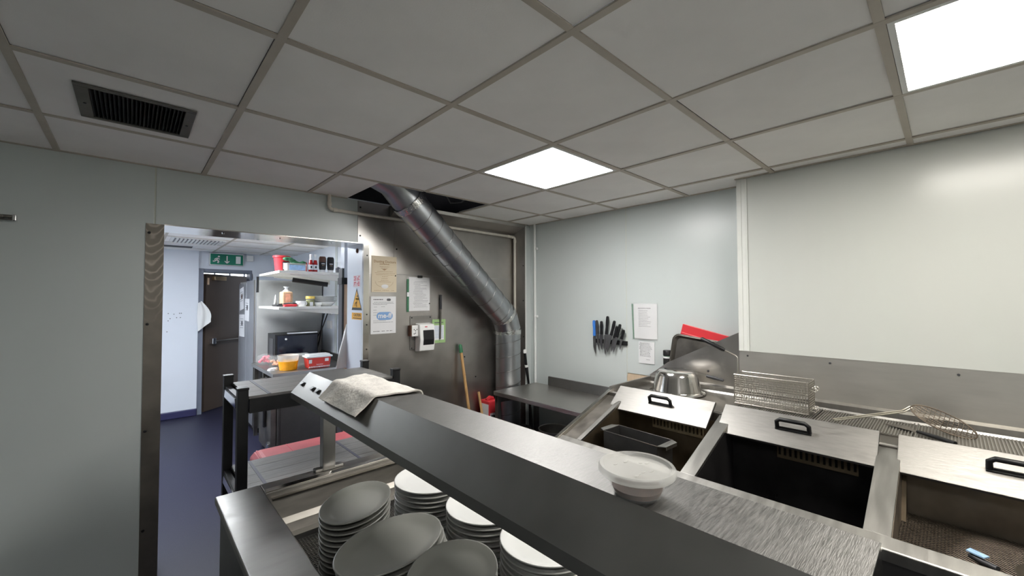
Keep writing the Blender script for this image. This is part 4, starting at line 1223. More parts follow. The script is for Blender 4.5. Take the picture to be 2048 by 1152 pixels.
B(-0.045, -0.030, YC0 + 0.02, YC1 - 0.015, 0.10, ZC - 0.03).build('side_panel', 'steel_front', C)
B(-0.030, 0.80, YC1 - 0.03, YC1 - 0.015, 0.10, ZC - 0.03).build('end_panel', 'steel_front', C)
B(0.795, 0.81, YC0 + 0.02, YC1 - 0.015, 0.10, ZC - 0.03).build('side_panel', 'steel_front', C)
B(0.0, 0.78, YC0 + 0.05, YC1 - 0.05, 0.0, 0.10).build('plinth', 'blackmetal', C)

# ---- plates
def plate_mesh(name, material, rx, ry, deep=0.020):
    pr = [(0, 0.0), (0.58, 0.0), (0.62, 0.002), (0.80, 0.006), (0.96, deep - 0.007), (1.0, deep - 0.003), (0.995, deep), (0.97, deep - 0.0006), (0.84, 0.0115), (0.68, 0.0065), (0, 0.0055)]
    m = MB().lathe(pr, seg=56, sx=rx, sy=ry)
    o = m.build(name, material, smooth=True)
    return o
ORD = ['top', 'second', 'third', 'fourth', 'fifth', 'sixth', 'seventh', 'eighth', 'ninth', 'tenth', 'eleventh', 'twelfth', 'thirteenth',
       'fourteenth', 'fifteenth', 'sixteenth', 'seventeenth', 'eighteenth', 'nineteenth']
def stack(proto, x, y, ztop, rot, n, pitch, kind_, which, top_label, group, jit=0.002, lean=0.0):
    for q in range(n):
        z = ztop - 0.020 - (n - 1 - q) * pitch
        o = proto.copy()
        COL.objects.link(o)
        j = (0, 0) if q == n - 1 else (random.uniform(-jit, jit), random.uniform(-jit, jit))
        o.location = (x + j[0] + lean * min(1.0, (n - 1 - q) / 4.0), y + j[1], z)
        o.rotation_euler = (0, 0, rot + random.uniform(-0.03, 0.03) * (q != n - 1))
        k_ = n - 1 - q
        tag(o, top_label if k_ == 0 else '%s plate from the top of %s' % (ORD[k_] + ' ' + kind_, which), 'plate', group)
PO = plate_mesh('oval_plate', 'plate_shaded', 0.147, 0.104)
stack(PO, 0.259, 0.063, 0.960, math.radians(43), 15, 0.0165, 'grey oval', 'the far oval stack', 'top grey oval plate of the far stack, nearest the back of the well', 'plates in the far oval stack')
PO2 = plate_mesh('oval_plate', 'plate_shaded', 0.160, 0.114, 0.022)
stack(PO2, 0.222, -0.262, 0.975, math.radians(15), 16, 0.0165, 'grey oval', 'the middle oval stack', 'large grey oval plate topping the middle stack', 'plates in the middle oval stack', lean=0.024)
PO3 = plate_mesh('oval_plate', 'plate_shaded', 0.120, 0.100, 0.022)
stack(PO3, 0.236, -0.536, 1.022, math.radians(36), 19, 0.0165, 'grey', 'the nearest oval stack', 'top grey plate of the nearest stack at the bottom of the picture', 'plates in the nearest oval stack')
PR = plate_mesh('round_plate', 'plate_white', 0.137, 0.137, 0.022)
for (x, y, zt, nn), w in (((0.545, 0.055, 0.955, 15), 'far'), ((0.585, -0.230, 0.945, 14), 'middle'), ((0.583, -0.508, 0.950, 14), 'near')):
    stack(PR, x, y, zt, 0, nn, 0.0168, 'white round', 'the %s stack under the gantry' % w, 'top white round plate of the %s stack under the gantry' % w, 'plates in the %s white stack' % w)
for o in (PO, PO2, PO3, PR):
    bpy.data.objects.remove(o)

# ================================================================== HEATED GANTRY OVER THE COUNTER
G = thing('heated_gantry', (0.345, -0.26, ZC), 'long stainless steel heated gantry shelf running towards the viewer over the counter', 'gantry')
GY0, GY1 = -1.245, 0.722
outp = [(0.225, 1.192), (0.225, 1.218), (0.303, 1.300), (0.455, 1.300), (0.455, 1.192)]
inp = [(0.450, 1.192), (0.450, 1.295), (0.305, 1.295), (0.230, 1.216), (0.230, 1.192)]
def shell(o_, i_, y0, y1, name, material):
    return MB().prism(o_ + i_, 'y', y0, y1).build(name, material, G)
MB().prism([(0.303, 1.296), (0.303, 1.300), (0.455, 1.300), (0.455, 1.192), (0.451, 1.192), (0.451, 1.296)], 'y', GY0, GY1).build('top_sheet', 'steel_scr', G, bevel=0.0015)
MB().prism([(0.225, 1.192), (0.225, 1.218), (0.303, 1.3003), (0.305, 1.296), (0.229, 1.2165), (0.229, 1.192)], 'y', GY0, GY1).build('sloping_front', 'steel_slope', G)
for y0, y1 in ((GY1 - 0.003, GY1), (GY0, GY0 + 0.003)):
    MB().prism([(0.2255, 1.192), (0.2255, 1.218), (0.303, 1.2995), (0.4548, 1.2995), (0.4548, 1.192)], 'y', y0, y1).build('end_panel', 'steel_shiny', G)
B(0.232, 0.449, GY0 + 0.01, GY1 - 0.01, 1.205, 1.209).build('underside', 'blackmetal', G)
for x in (0.29, 0.39):
    MB().tube([V(x, GY0 + 0.1, 1.197), V(x, GY1 - 0.1, 1.197)], 0.006, 10).build('heat_tube', 'offwhite', G, smooth=40)
for y in (0.602, -1.05):
    up_ = B(0.320, 0.374, y - 0.022, y + 0.022, ZC + 0.001, 1.20).build('upright', 'steel', G, bevel=0.003)
    B(0.290, 0.410, y - 0.020, y + 0.016, ZC + 0.0005, ZC + 0.012).build('foot', 'steel', up_, bevel=0.003)
sl = V(0.078, 0, 0.082).normalized()
for y in (0.674, 0.535, 0.470):
    c = V(0.262, y, 1.257)
    T = frame_T(c, (0, 1, 0), sl, V(0, 1, 0).cross(sl))
    if (T.to_3x3() @ V(0, 0, 1)).x > 0:
        T = frame_T(c, (0, -1, 0), sl, V(0, -1, 0).cross(sl))
    sw = MB().box(-0.016, 0.016, -0.010, 0.010, 0, 0.003, T).build('switch', 'black', G)
    MB().prism([(-0.007, 0.003), (0.007, 0.003), (0.007, 0.006), (-0.007, 0.011)], 'x', -0.012, 0.012, T).build('rocker', 'black', sw)

# ---- folded cloth over the gantry
prof = [(0.472, 1.268), (0.466, 1.296), (0.456, 1.304), (0.38, 1.304), (0.306, 1.305), (0.297, 1.300), (0.258, 1.259), (0.243, 1.243)]
def prof_at(s):
    L = [0]
    for a_, b_ in zip(prof, prof[1:]):
        L.append(L[-1] + math.hypot(b_[0] - a_[0], b_[1] - a_[1]))
    s *= L[-1]
    for i_ in range(len(prof) - 1):
        if s <= L[i_ + 1] + 1e-9:
            f_ = (s - L[i_]) / (L[i_ + 1] - L[i_])
            (x0, z0), (x1, z1) = prof[i_], prof[i_ + 1]
            dx, dz = x1 - x0, z1 - z0
            ll = math.hypot(dx, dz)
            return x0 + dx * f_, z0 + dz * f_, dz / ll, -dx / ll
rnd = random.Random(3)
NU, NV = 40, 36
ph = [rnd.uniform(0, 6.28) for _ in range(8)]
top_g, bot_g = [], []
for a_ in range(NU + 1):
    for b_ in range(NV + 1):
        s = b_ / NV
        x, z, nx, nz = prof_at(s)
        ya = 0.470 - 0.095 * s + 0.008 * math.sin(5 * s + ph[0])
        yb = 0.000 + 0.020 * s + 0.008 * math.sin(7 * s + ph[1])
        y = ya + (yb - ya) * a_ / NU
        hgt = 0.0030 + 0.0013 * math.sin(34 * y + 3 * s + ph[2]) + 0.0010 * math.sin(61 * y - 9 * s + ph[3]) + 0.0010 * math.sin(23 * s + 18 * y + ph[4])
        if s > 0.72:
            hgt += (s - 0.72) * 0.03 * (1 + 0.5 * math.sin(48 * y + ph[5]))
        top_g.append(V(x - nx * 0 + (nx if nz >= 0 else -nx) * (hgt + 0.004), y, z + abs(nz) * (hgt + 0.004)))
        bot_g.append(V(x + (nx if nz >= 0 else -nx) * (hgt - 0.001), y, z + abs(nz) * (hgt - 0.001)))
nn = (NU + 1) * (NV + 1)
fs = []
ix = lambda a_, b_: a_ * (NV + 1) + b_
for a_ in range(NU):
    for b_ in range(NV):
        q4 = (ix(a_, b_), ix(a_ + 1, b_), ix(a_ + 1, b_ + 1), ix(a_, b_ + 1))
        fs += [q4, tuple(nn + i_ for i_ in q4[::-1])]
for a_ in range(NU):
    fs += [(ix(a_, 0), nn + ix(a_, 0), nn + ix(a_ + 1, 0), ix(a_ + 1, 0)), (ix(a_, NV), ix(a_ + 1, NV), nn + ix(a_ + 1, NV), nn + ix(a_, NV))]
for b_ in range(NV):
    fs += [(ix(0, b_), ix(0, b_ + 1), nn + ix(0, b_ + 1), nn + ix(0, b_)), (ix(NU, b_), nn + ix(NU, b_), nn + ix(NU, b_ + 1), ix(NU, b_ + 1))]
tag(MB().add(top_g + bot_g, fs).build('tea_towel', 'cloth', smooth=60), 'folded cream cotton cloth draped over the far end of the gantry', 'cloth')

# ---- lidded plastic tub on the gantry
tc = (0.338, -0.940, 1.3005)
t = thing('plastic_tub', tc, 'round clear plastic tub with a frosted lid on the gantry', 'tub')
MB().lathe([(0, 0.0005), (0.038, 0), (0.041, 0.003), (0.0535, 0.042), (0.0525, 0.042), (0.040, 0.0042), (0, 0.002)], tc, 40).build('cup', 'clear', t, smooth=50)
MB().lathe([(0, 0.0045), (0.0385, 0.0045), (0.0425, 0.014), (0.02, 0.0155), (0, 0.014)], tc, 24).build('contents', 'dark_meat', t, smooth=50)
MB().lathe([(0.054, 0.037), (0.0625, 0.036), (0.0650, 0.039), (0.0650, 0.0455), (0.0625, 0.0495), (0.0575, 0.0490), (0.0545, 0.0440), (0.045, 0.0430), (0, 0.0425), (0, 0.0415), (0.05, 0.0415), (0.054, 0.0425)], tc, 48).build('lid', 'frost', t, smooth=40)
lm = MB()
for k_ in range(9):
    a = random.uniform(0, 6.28); r_ = random.uniform(0.018, 0.040)
    cx, cy = tc[0] + r_ * math.cos(a), tc[1] + r_ * math.sin(a)
    lm.lathe([(0, 0.0442), (0.0035, 0.0438), (0.0035, 0.0432)], (cx, cy, tc[2]), 8, 1.6, 0.8)
lm.build('lid_mouldings', 'frost', t, kind='stuff')

# ================================================================== BLACK SHELVING RACK BEHIND THE COUNTER
K = thing('shelving_rack', (0.45, 1.08, 0), 'black metal rack with grey plank shelves behind the counter', 'rack')
for x, y in ((0.066, 0.876), (0.074, 1.300), (0.812, 0.876), (0.812, 1.300)):
    po = B(x - 0.021, x + 0.021, y - 0.021, y + 0.021, 0, 1.236).build('post', 'blackmetal', K, bevel=0.003)
    B(x - 0.023, x + 0.023, y - 0.023, y + 0.023, 1.228, 1.240).build('cap', 'black', po, bevel=0.003)
for zt in (1.198, 0.762):
    for yq in (0.862, 1.290):
        B(0.09, 0.79, yq - 0.012, yq + 0.012, zt - 0.075, zt - 0.012).build('beam', 'blackmetal', K)
    for xq in (0.068, 0.812):
        e_ = B(xq - 0.012, xq + 0.012, 0.897, 1.279, zt - 0.075, zt - 0.012).build('end_beam', 'blackmetal', K)
        if xq < 0.1:
            MB().prism([(0.93, zt - 0.06), (1.24, zt - 0.06), (1.22, zt - 0.02), (0.95, zt - 0.02)], 'x', xq - 0.020, xq - 0.012).build('chrome_clip', 'chrome', e_)
    for q in range(4):
        y0 = 0.862 + q * 0.1085
        B(0.089, 0.79, y0, y0 + 0.1075, zt - 0.012, zt).build('plank', 'plank', K, bevel=0.001)
    for xq in (0.165, 0.62):
        B(xq, xq + 0.014, 0.865, 1.292, zt, zt + 0.0015).build('joint_strip', 'strap', K)
# ---- red bin behind the rack
t = thing('red_bin', (0.55, 1.62, 0), 'large red plastic bin with a ridged lid behind the black rack', 'bin')
MB().prism([(0.31, 0.0), (0.88, 0.0), (0.91, 0.60), (0.28, 0.60)], 'y', 1.45, 1.755).build('body', 'redbin', t, bevel=0.02, seg=3)
l_ = MB().prism([(0.262, 0.598), (0.262, 0.625), (0.285, 0.652), (0.32, 0.660), (0.90, 0.660), (0.93, 0.645), (0.93, 0.598)], 'y', 1.42, 1.772).build('lid', 'redbin', t, bevel=0.010, seg=3)
B(0.470, 0.474, 1.43, 1.765, 0.659, 0.6615).build('lid_groove', 'inkred', l_)
MB().tube([V(0.30, 1.425, 0.655), V(0.292, 1.60, 0.657), V(0.30, 1.765, 0.655)], 0.006, 8).build('lid_rib', 'redbin', l_, smooth=True)
# ================================================================== BACK KITCHEN
# ---- ceiling grilles beyond
g = thing('ceiling_grille', (0.22, 4.75, 2.33), 'white slatted ceiling grille in the back kitchen', 'vent')
B(0.0, 0.50, 4.52, 4.98, 2.327, 2.336).build('frame', 'white', g)
B(0.03, 0.47, 4.55, 4.95, 2.325, 2.3275).build('dark_back', 'dkgrey', g)
for q in range(12):
    x = 0.045 + q * 0.036
    B(x, x + 0.020, 4.55, 4.95, 2.318, 2.326).build('slat', 'white', g)
g = thing('slot_vent', (0.1, 5.45, 2.33), 'dark slot vent beside the white ceiling grille', 'vent')
B(-0.35, 0.30, 5.30, 5.60, 2.328, 2.336).build('frame', 'white', g)
B(-0.32, 0.26, 5.36, 5.54, 2.324, 2.3285).build('slot', 'ink', g)

# ---- exit sign and call box
g = thing('exit_sign', (0.70, 6.0, 2.15), 'green emergency exit sign above the brown door', 'sign')
B(0.505, 0.925, 5.985, 6.055, 2.145, 2.320).build('casing', 'white', g, bevel=0.004)
T = frame_T((0.715, 5.984, 2.232), (1, 0, 0), (0, 0, 1))
sf = MB().box(-0.200, 0.200, -0.078, 0.078, 0, 0.002, T).build('face', 'exit', g)
m = MB()
stick(m, [(-0.115, 0.020), (-0.125, -0.010), (-0.100, -0.028), (-0.112, -0.055)], 0.009, T, 0.0025)
stick(m, [(-0.125, -0.010), (-0.150, -0.030), (-0.172, -0.030)], 0.008, T, 0.0025)
stick(m, [(-0.116, 0.018), (-0.090, 0.000)], 0.006, T, 0.0025)
stick(m, [(-0.118, 0.018), (-0.145, 0.005), (-0.150, -0.012)], 0.006, T, 0.0025)
m.build('running_figure', 'white', sf)
disc(T @ Matrix.Translation((-0.100, 0.040, 0)), 0.013, 0.013, 0.0026, 'white', sf, 'figure_head', 14)
m = stick(MB(), [(0.0, 0.055), (0.0, -0.05)], 0.007, T, 0.0025)
stick(m, [(-0.028, -0.022), (0.0, -0.053), (0.028, -0.022)], 0.006, T, 0.0026)
m.build('arrow', 'white', sf)
MB().box(0.110, 0.170, -0.055, 0.055, 0.0018, 0.0026, T).build('door_symbol', 'white', sf)
tag(B(0.965, 1.055, 6.0, 6.055, 2.225, 2.315).build('alarm_box', 'white', bevel=0.006), 'small white box on the wall right of the exit sign', 'alarm box')

# ---- cloth hanging at the exit door frame
vs, fs = [], []
nu, nv = 8, 14
for a_ in range(nu + 1):
    for b_ in range(nv + 1):
        u_, v_ = a_ / nu, b_ / nv
        w_ = 0.04 + 0.115 * math.sin(min(1, v_ * 1.15) * PI * 0.62)
        x = 0.385 + 0.02 * v_ + (u_ - 0.15) * w_
        z = 1.62 - 0.40 * v_ + 0.10 * u_ * v_ - 0.03 * (1 - u_)
        y = 5.955 + 0.014 * math.sin(9 * u_ + 3 * v_)
        vs.append(V(x, y, z))
n1 = len(vs)
vs += [p_ + V(0, 0.004, 0) for p_ in vs]
for a_ in range(nu):
    for b_ in range(nv):
        q4 = (a_ * (nv + 1) + b_, (a_ + 1) * (nv + 1) + b_, (a_ + 1) * (nv + 1) + b_ + 1, a_ * (nv + 1) + b_ + 1)
        fs += [q4, tuple(n1 + i_ for i_ in q4[::-1])]
tag(MB().add(vs, fs).build('hanging_cloth', 'white', smooth=True), 'white cloth hanging from the exit door frame', 'cloth')

# ---- tall steel cabinet with papers on its side
t = thing('tall_cabinet', (1.2, 4.85, 0), 'tall grey steel cabinet beside the exit door with papers stuck on its side', 'cabinet')
B(0.815, 1.585, 4.50, 5.55, 0.06, 1.880).build('body', 'cabside', t, bevel=0.004)
B(0.800, 0.816, 4.50, 5.02, 0.08, 1.88).build('door', 'cab', t, bevel=0.003)
B(0.800, 0.816, 5.03, 5.54, 0.08, 1.86).build('door', 'cab', t, bevel=0.003)
B(0.790, 0.802, 4.50, 4.53, 0.08, 1.88).build('door_edge', 'steel', t)
B(0.83, 1.57, 4.52, 5.53, 0.0, 0.06).build('plinth', 'black', t)
def cabpaper(y, z, w, hh, lab, colr=None, tilt=0.0):
    T = frame_T((0.7985, y, z), (0, -math.cos(tilt), math.sin(tilt)), (0, math.sin(tilt), math.cos(tilt)))
    tt, ss = sheet('cabinet_notice', T, w, hh, 'paper', lab)
    rules(T, [(-w * 0.35, w * 0.3, hh * 0.3 - q * 0.03) for q in range(int(hh * 0.5 / 0.03))], 'inkgrey', ss, th=0.006)
    if colr:
        disc(T @ Matrix.Translation((0.02, 0.03, 0)), 0.05, 0.035, 0.0022, colr, ss, 'picture')
cabpaper(5.33, 1.65, 0.26, 0.30, 'tilted sheet with a brown picture, uppermost on the steel cabinet', 'brown', 0.12)
cabpaper(4.97, 1.505, 0.26, 0.29, 'white page in the middle of the cabinet papers', 'inkgrey', -0.02)
cabpaper(5.30, 1.285, 0.34, 0.30, 'grey printed page lowest on the steel cabinet', 'inkgrey', 0.03)

# ---- prep table along the right wall
t = thing('prep_table', (1.17, 4.0, 0), 'stainless steel prep table seen through the doorway', 'table')
B(0.765, 1.585, 3.445, 4.48, 0.828, 0.870).build('tabletop', 'steel', t, bevel=0.004)
B(1.565, 1.590, 3.445, 4.48, 0.870, 0.96).build('upstand', 'steel', t)
for x, y in ((0.79, 3.98), (0.79, 4.42), (1.53, 3.47), (1.53, 4.42)):
    B(x, x + 0.04, y, y + 0.04, 0.0, 0.828).build('leg', 'steel_dark', t)
B(0.785, 0.84, 3.50, 3.54, 0.79, 0.828).build('bracket', 'steel_shiny', t)
# ---- undercounter fridge
t = thing('undercounter_fridge', (1.1, 3.72, 0), 'dark undercounter fridge with chrome hinges below the prep table', 'fridge')
B(0.80, 1.42, 3.40, 3.95, 0.05, 0.775).build('body', 'fridge', t, bevel=0.004)
B(0.83, 1.39, 3.395, 3.40, 0.09, 0.735).build('side_panel', 'fridge', t)
dr_ = B(0.745, 0.797, 3.42, 3.94, 0.07, 0.765).build('door', 'steel_dark', t, bevel=0.004)
for z in (0.70, 0.13):
    B(0.725, 0.75, 3.46, 3.52, z - 0.03, z + 0.03).build('hinge', 'chrome', dr_, bevel=0.006)
B(0.715, 0.745, 3.60, 3.64, 0.30, 0.56).build('handle', 'black', dr_, bevel=0.008)
B(0.705, 0.748, 3.59, 3.65, 0.53, 0.575).build('handle_cap', 'chrome', dr_, bevel=0.006)
for x in (0.83, 1.36):
    for y in (3.44, 3.88):
        MB().lathe([(0, 0), (0.02, 0), (0.02, 0.05), (0, 0.05)], (x, y, 0), 12).build('foot', 'steel_dark', t)

# ---- microwave
t = thing('microwave', (1.17, 4.28, 0.87), 'black microwave oven on the prep table', 'microwave')
B(0.93, 1.41, 4.10, 4.45, 0.882, 1.225).build('case', 'black', t, bevel=0.006)
B(0.955, 1.40, 4.092, 4.10, 0.90, 1.205).build('door', mat('glass_black', (0.006, 0.008, 0.018), 0.12, var=0.1), t, bevel=0.003)
B(1.06, 1.40, 4.10, 4.13, 1.225, 1.238).build('top_trim', 'steel_shiny', t)
B(0.926, 0.93, 4.18, 4.36, 0.93, 1.17).build('side_vent', 'dkgrey', t)
MB().lathe([(0, 0), (0.012, 0), (0.010, 0.012), (0, 0.012)], seg=12, T=frame_T((1.045, 4.092, 1.165), (1, 0, 0), (0, 0, 1))).build('indicator', 'white', t)
for x in (0.96, 1.38):
    B(x - 0.015, x + 0.015, 4.14, 4.17, 0.87, 0.882).build('foot', 'black', t)
    B(x - 0.015, x + 0.015, 4.39, 4.42, 0.87, 0.882).build('foot', 'black', t)
t = thing('wall_socket', (1.585, 4.2, 1.3), 'white sockets with black cables on the wall right of the microwave', 'socket')
B(1.578, 1.600, 4.15, 4.30, 1.44, 1.54).build('plate', 'white', t, bevel=0.003)
B(1.578, 1.600, 4.15, 4.30, 1.26, 1.36).build('plate', 'white', t, bevel=0.003)
B(1.545, 1.578, 4.18, 4.23, 1.47, 1.52).build('plug', 'white', t, bevel=0.005)
MB().tube([V(1.56, 4.2, 1.47), V(1.53, 4.28, 1.30), V(1.50, 4.40, 1.15), V(1.45, 4.47, 0.95)], 0.007, 6).build('cable', 'black', t, smooth=True)
MB().tube([V(1.575, 4.32, 1.55), V(1.55, 4.38, 1.35), V(1.53, 4.42, 1.10), V(1.50, 4.47, 0.92)], 0.009, 6).build('cable', 'black', t, smooth=True)

# ---- food on the prep table
ZT = 0.870
def lathe_thing(name, label, cat, c, parts):
    t = thing(name, c, label, cat)
    for pn, prof_, pm, kw in parts:
        MB().lathe(prof_, c, kw.get('seg', 24), kw.get('sx', 1), kw.get('sy', 1)).build(pn, pm, t, smooth=50)
    return t
c = V(0.955, 3.63, ZT)
t = lathe_thing('measuring_jug', 'clear plastic jug half full of orange sauce on the prep table', 'jug', c,
    [('body', [(0, 0.001), (0.078, 0), (0.084, 0.006), (0.105, 0.158), (0.108, 0.163), (0.104, 0.163), (0.081, 0.008), (0, 0.006)], 'frost', {}),
     ('sauce', [(0, 0.0025), (0.084, 0.003), (0.0862, 0.008), (0.0985, 0.098), (0, 0.100)], 'orange', {})])
MB().tube([c + V(-0.098, -0.03, 0.145), c + V(-0.150, -0.045, 0.140), c + V(-0.155, -0.048, 0.06), c + V(-0.09, -0.028, 0.035)], 0.011, 8).build('handle', 'clear', t, smooth=True)
def tub_thing(name, label, x0, x1, y0, y1, z0, hh, bodym, lidm=None, taper=0.012, lidh=0.03):
    t = thing(name, ((x0 + x1) / 2, (y0 + y1) / 2, z0), label, 'tub')
    m = MB()
    vs = [V(x0 + taper, y0 + taper, z0), V(x1 - taper, y0 + taper, z0), V(x1 - taper, y1 - taper, z0), V(x0 + taper, y1 - taper, z0), V(x0, y0, z0 + hh), V(x1, y0, z0 + hh), V(x1, y1, z0 + hh), V(x0, y1, z0 + hh)]
    b_ = m.add(vs, [(3, 2, 1, 0), (4, 5, 6, 7), (0, 1, 5, 4), (1, 2, 6, 5), (2, 3, 7, 6), (3, 0, 4, 7)]).build('body', bodym, t, bevel=0.012, seg=3)
    if lidm:
        B(x0 - 0.012, x1 + 0.012, y0 - 0.012, y1 + 0.012, z0 + hh - 0.004, z0 + hh + lidh * 0.5).build('lid', lidm, t, bevel=0.006, seg=3)
        B(x0 + 0.01, x1 - 0.01, y0 + 0.01, y1 - 0.01, z0 + hh + lidh * 0.5, z0 + hh + lidh).build('lid_top', lidm, t, bevel=0.006, seg=3)
    return t, b_
t, b_ = tub_thing('red_tub', 'red printed tub with a white lid at the front of the prep table', 1.115, 1.365, 3.50, 3.66, ZT, 0.125, 'redtub', 'white')
T = frame_T((1.24, 3.4995, ZT + 0.062), (1, 0, 0), (0, -0.06, 1))
m = MB()
for q in range(13):
    m.prism([(-0.112 + q * 0.0175, -0.052), (-0.103 + q * 0.0175, -0.052), (-0.094 + q * 0.0175, -0.036), (-0.103 + q * 0.0175, -0.036)], 'z', -0.010, -0.004, T)
m.build('white_stripes', 'white', b_)
MB().tube([T @ V(-0.035 + 0.07 * q / 24, -0.018 + 0.006 * math.sin(q * 1.35), 0.001) for q in range(25)], 0.0016, 4).build('script_print', 'white', b_)
MB().box(0.055, 0.095, 0.012, 0.045, -0.002, 0.002, T).build('white_emblem', 'white', b_)
MB().box(-0.112, -0.082, 0.0, 0.04, -0.002, 0.002, T).build('white_emblem', 'white', b_)
tub_thing('clear_tub', 'clear plastic tub between the jug and the red tub', 1.075, 1.235, 3.76, 3.94, ZT, 0.135, 'frost', None)
t, b_ = tub_thing('salad_tray', 'clear tray of pale salmon pieces behind the jug', 0.83, 1.03, 3.78, 4.00, ZT, 0.10, 'clear', 'clear')
m = MB()
for q in range(26):
    m.lathe([(0, -0.016), (0.016, -0.008), (0.018, 0.004), (0, 0.016)], (random.uniform(0.865, 1.0), random.uniform(3.81, 3.97), ZT + random.uniform(0.03, 0.08)), 7)
m.build('salmon_pieces', 'salmon', t, kind='stuff')
t = thing('clear_bag', (0.82, 3.90, ZT), 'clear bag of pink food at the left end of the prep table', 'bag')
m = MB()
for q in range(22):
    a = random.uniform(0, 6.28); r_ = random.uniform(0, 0.05)
    m.lathe([(0, -0.018), (0.018, -0.008), (0.02, 0.006), (0, 0.018)], (0.855 + r_ * math.cos(a), 4.22 + r_ * math.sin(a) * 1.6, ZT + 0.03 + random.uniform(0, 0.07)), 7)
m.build('pink_pieces', 'pink', t, kind='stuff')
MB().lathe([(0, 0.001), (0.075, 0.001), (0.088, 0.04), (0.075, 0.105), (0.02, 0.13), (0, 0.13)], (0.857, 4.22, ZT), 20, 1, 1.5).build('bag_film', 'sleeve', t, smooth=True)
t = thing('foil_bag', (0.88, 3.62, ZT), 'crumpled grey-blue film in front of the salad tray', 'film')
m = MB()
for q in range(10):
    a = random.uniform(0, 6.28)
    m.lathe([(0, 0), (0.035, 0.002), (0.03, random.uniform(0.015, 0.03)), (0, 0.03)], (0.80 + random.uniform(0.0, 0.035), 3.70 + random.uniform(-0.02, 0.02), ZT), 6, 1.2, 0.8)
m.build('film', 'bag', t)

# ---- wall shelves
SH1, SH2 = 1.945, 1.560
s1_ = thing('wall_shelf', (1.2, 3.9, SH1 - 0.03), 'upper white wall shelf holding tubs and sauce bottles', 'shelf', 'white wall shelves')
B(0.815, 1.598, 3.46, 4.38, SH1 - 0.026, SH1).build('board', 'shelfwhite', s1_, bevel=0.002)
s2_ = thing('wall_shelf', (1.2, 3.9, SH2 - 0.03), 'lower white wall shelf holding crockery', 'shelf', 'white wall shelves')
B(0.815, 1.598, 3.46, 4.38, SH2 - 0.026, SH2).build('board', 'shelfwhite', s2_, bevel=0.002)
for z, ss in ((SH1, s1_), (SH2, s2_)):
    for y in (3.56, 4.25):
        MB().prism([(1.598, z - 0.026), (0.95, z - 0.026), (0.95, z - 0.040), (1.598, z - 0.11)], 'y', y, y + 0.025).build('bracket', 'shelfwhite', ss)
B(1.588, 1.598, 3.55, 3.60, 0.95, 2.15).build('upright_strip', 'black', s1_)
tag(B(0.79, 0.81, 4.36, 4.40, SH1 - 0.22, SH1 - 0.03).build('shelf_hook_strip', 'black'), 'short black strip hanging at the back corner of the upper shelf', 'strip')
tag(MB().tube([V(1.02, 3.75, SH1 - 0.085), V(1.36, 3.62, SH1 - 0.135)], 0.028, 10).build('rolled_mat', 'black', smooth=40), 'black rolled mat slung under the upper shelf', 'mat')

y = 3.55
t = lathe_thing('red_bucket', 'tall red bucket at the left end of the upper shelf', 'bucket', V(0.885, 3.66, SH1),
    [('body', [(0, 0.0), (0.062, 0), (0.078, 0.150), (0.080, 0.158), (0.074, 0.158), (0, 0.150)], 'red', {}), ('rim', [(0.078, 0.150), (0.086, 0.150), (0.086, 0.168), (0.078, 0.170)], 'red', {})])
B(0.875, 0.945, 3.575, 3.585, SH1 + 0.01, SH1 + 0.10).build('label', 'ink', t)
B(0.88, 0.93, 3.573, 3.575, SH1 + 0.02, SH1 + 0.09).build('label_print', 'paper_pink', t)
t, b_ = tub_thing('blue_tub', 'white and pale blue tub with a green bag on top, on the upper shelf', 0.885, 1.090, 3.475, 3.60, SH1, 0.085, 'frost', None, 0.006)
B(0.915, 1.07, 3.474, 3.478, SH1 + 0.008, SH1 + 0.066).build('blue_contents', 'blueice', b_)
m = MB()
for q in range(16):
    a_ = q / 15
    m.lathe([(0, -0.02), (0.03, -0.008), (0.032, 0.01), (0, 0.024)], (0.90 + 0.165 * a_, 3.55 + random.uniform(-0.015, 0.015), SH1 + 0.112 + 0.02 * math.sin(a_ * 5 + 1) - 0.012 * a_), 7, 1.1, 1)
tag(m.build('green_bag', 'green', smooth=True), 'crumpled dark green bag lying on the blue tub', 'bag')
t = tub_thing('red_carton', 'small red carton behind the blue tub on the upper shelf', 1.05, 1.15, 3.66, 3.76, SH1, 0.115, 'red', None, 0.002)
for q, x in enumerate((1.135, 1.182)):
    t = lathe_thing('ketchup_bottle', ('left' if q == 0 else 'right') + ' one of the two ketchup bottles on the upper shelf', 'bottle', V(x, 3.50, SH1),
        [('glass', [(0, 0), (0.021, 0), (0.0235, 0.005), (0.0235, 0.09), (0.019, 0.115), (0.012, 0.150), (0.0115, 0.165), (0, 0.165)], 'ketchup', {'seg': 16}),
         ('label', [(0.0238, 0.022), (0.0241, 0.022), (0.0241, 0.078), (0.0238, 0.078)], 'paper', {'seg': 16}),
         ('neck_label', [(0.0165, 0.130), (0.0125, 0.150), (0.0128, 0.165), (0.0135, 0.165)], 'paper', {'seg': 16}),
         ('cap', [(0, 0.164), (0.0135, 0.164), (0.0135, 0.190), (0.012, 0.194), (0, 0.194)], 'white', {'seg': 16})])
    t['group'] = 'ketchup bottles on the upper shelf'
    B(x - 0.008, x + 0.008, 3.4755, 3.4765, SH1 + 0.040, SH1 + 0.062).build('label_emblem', 'ink', t)
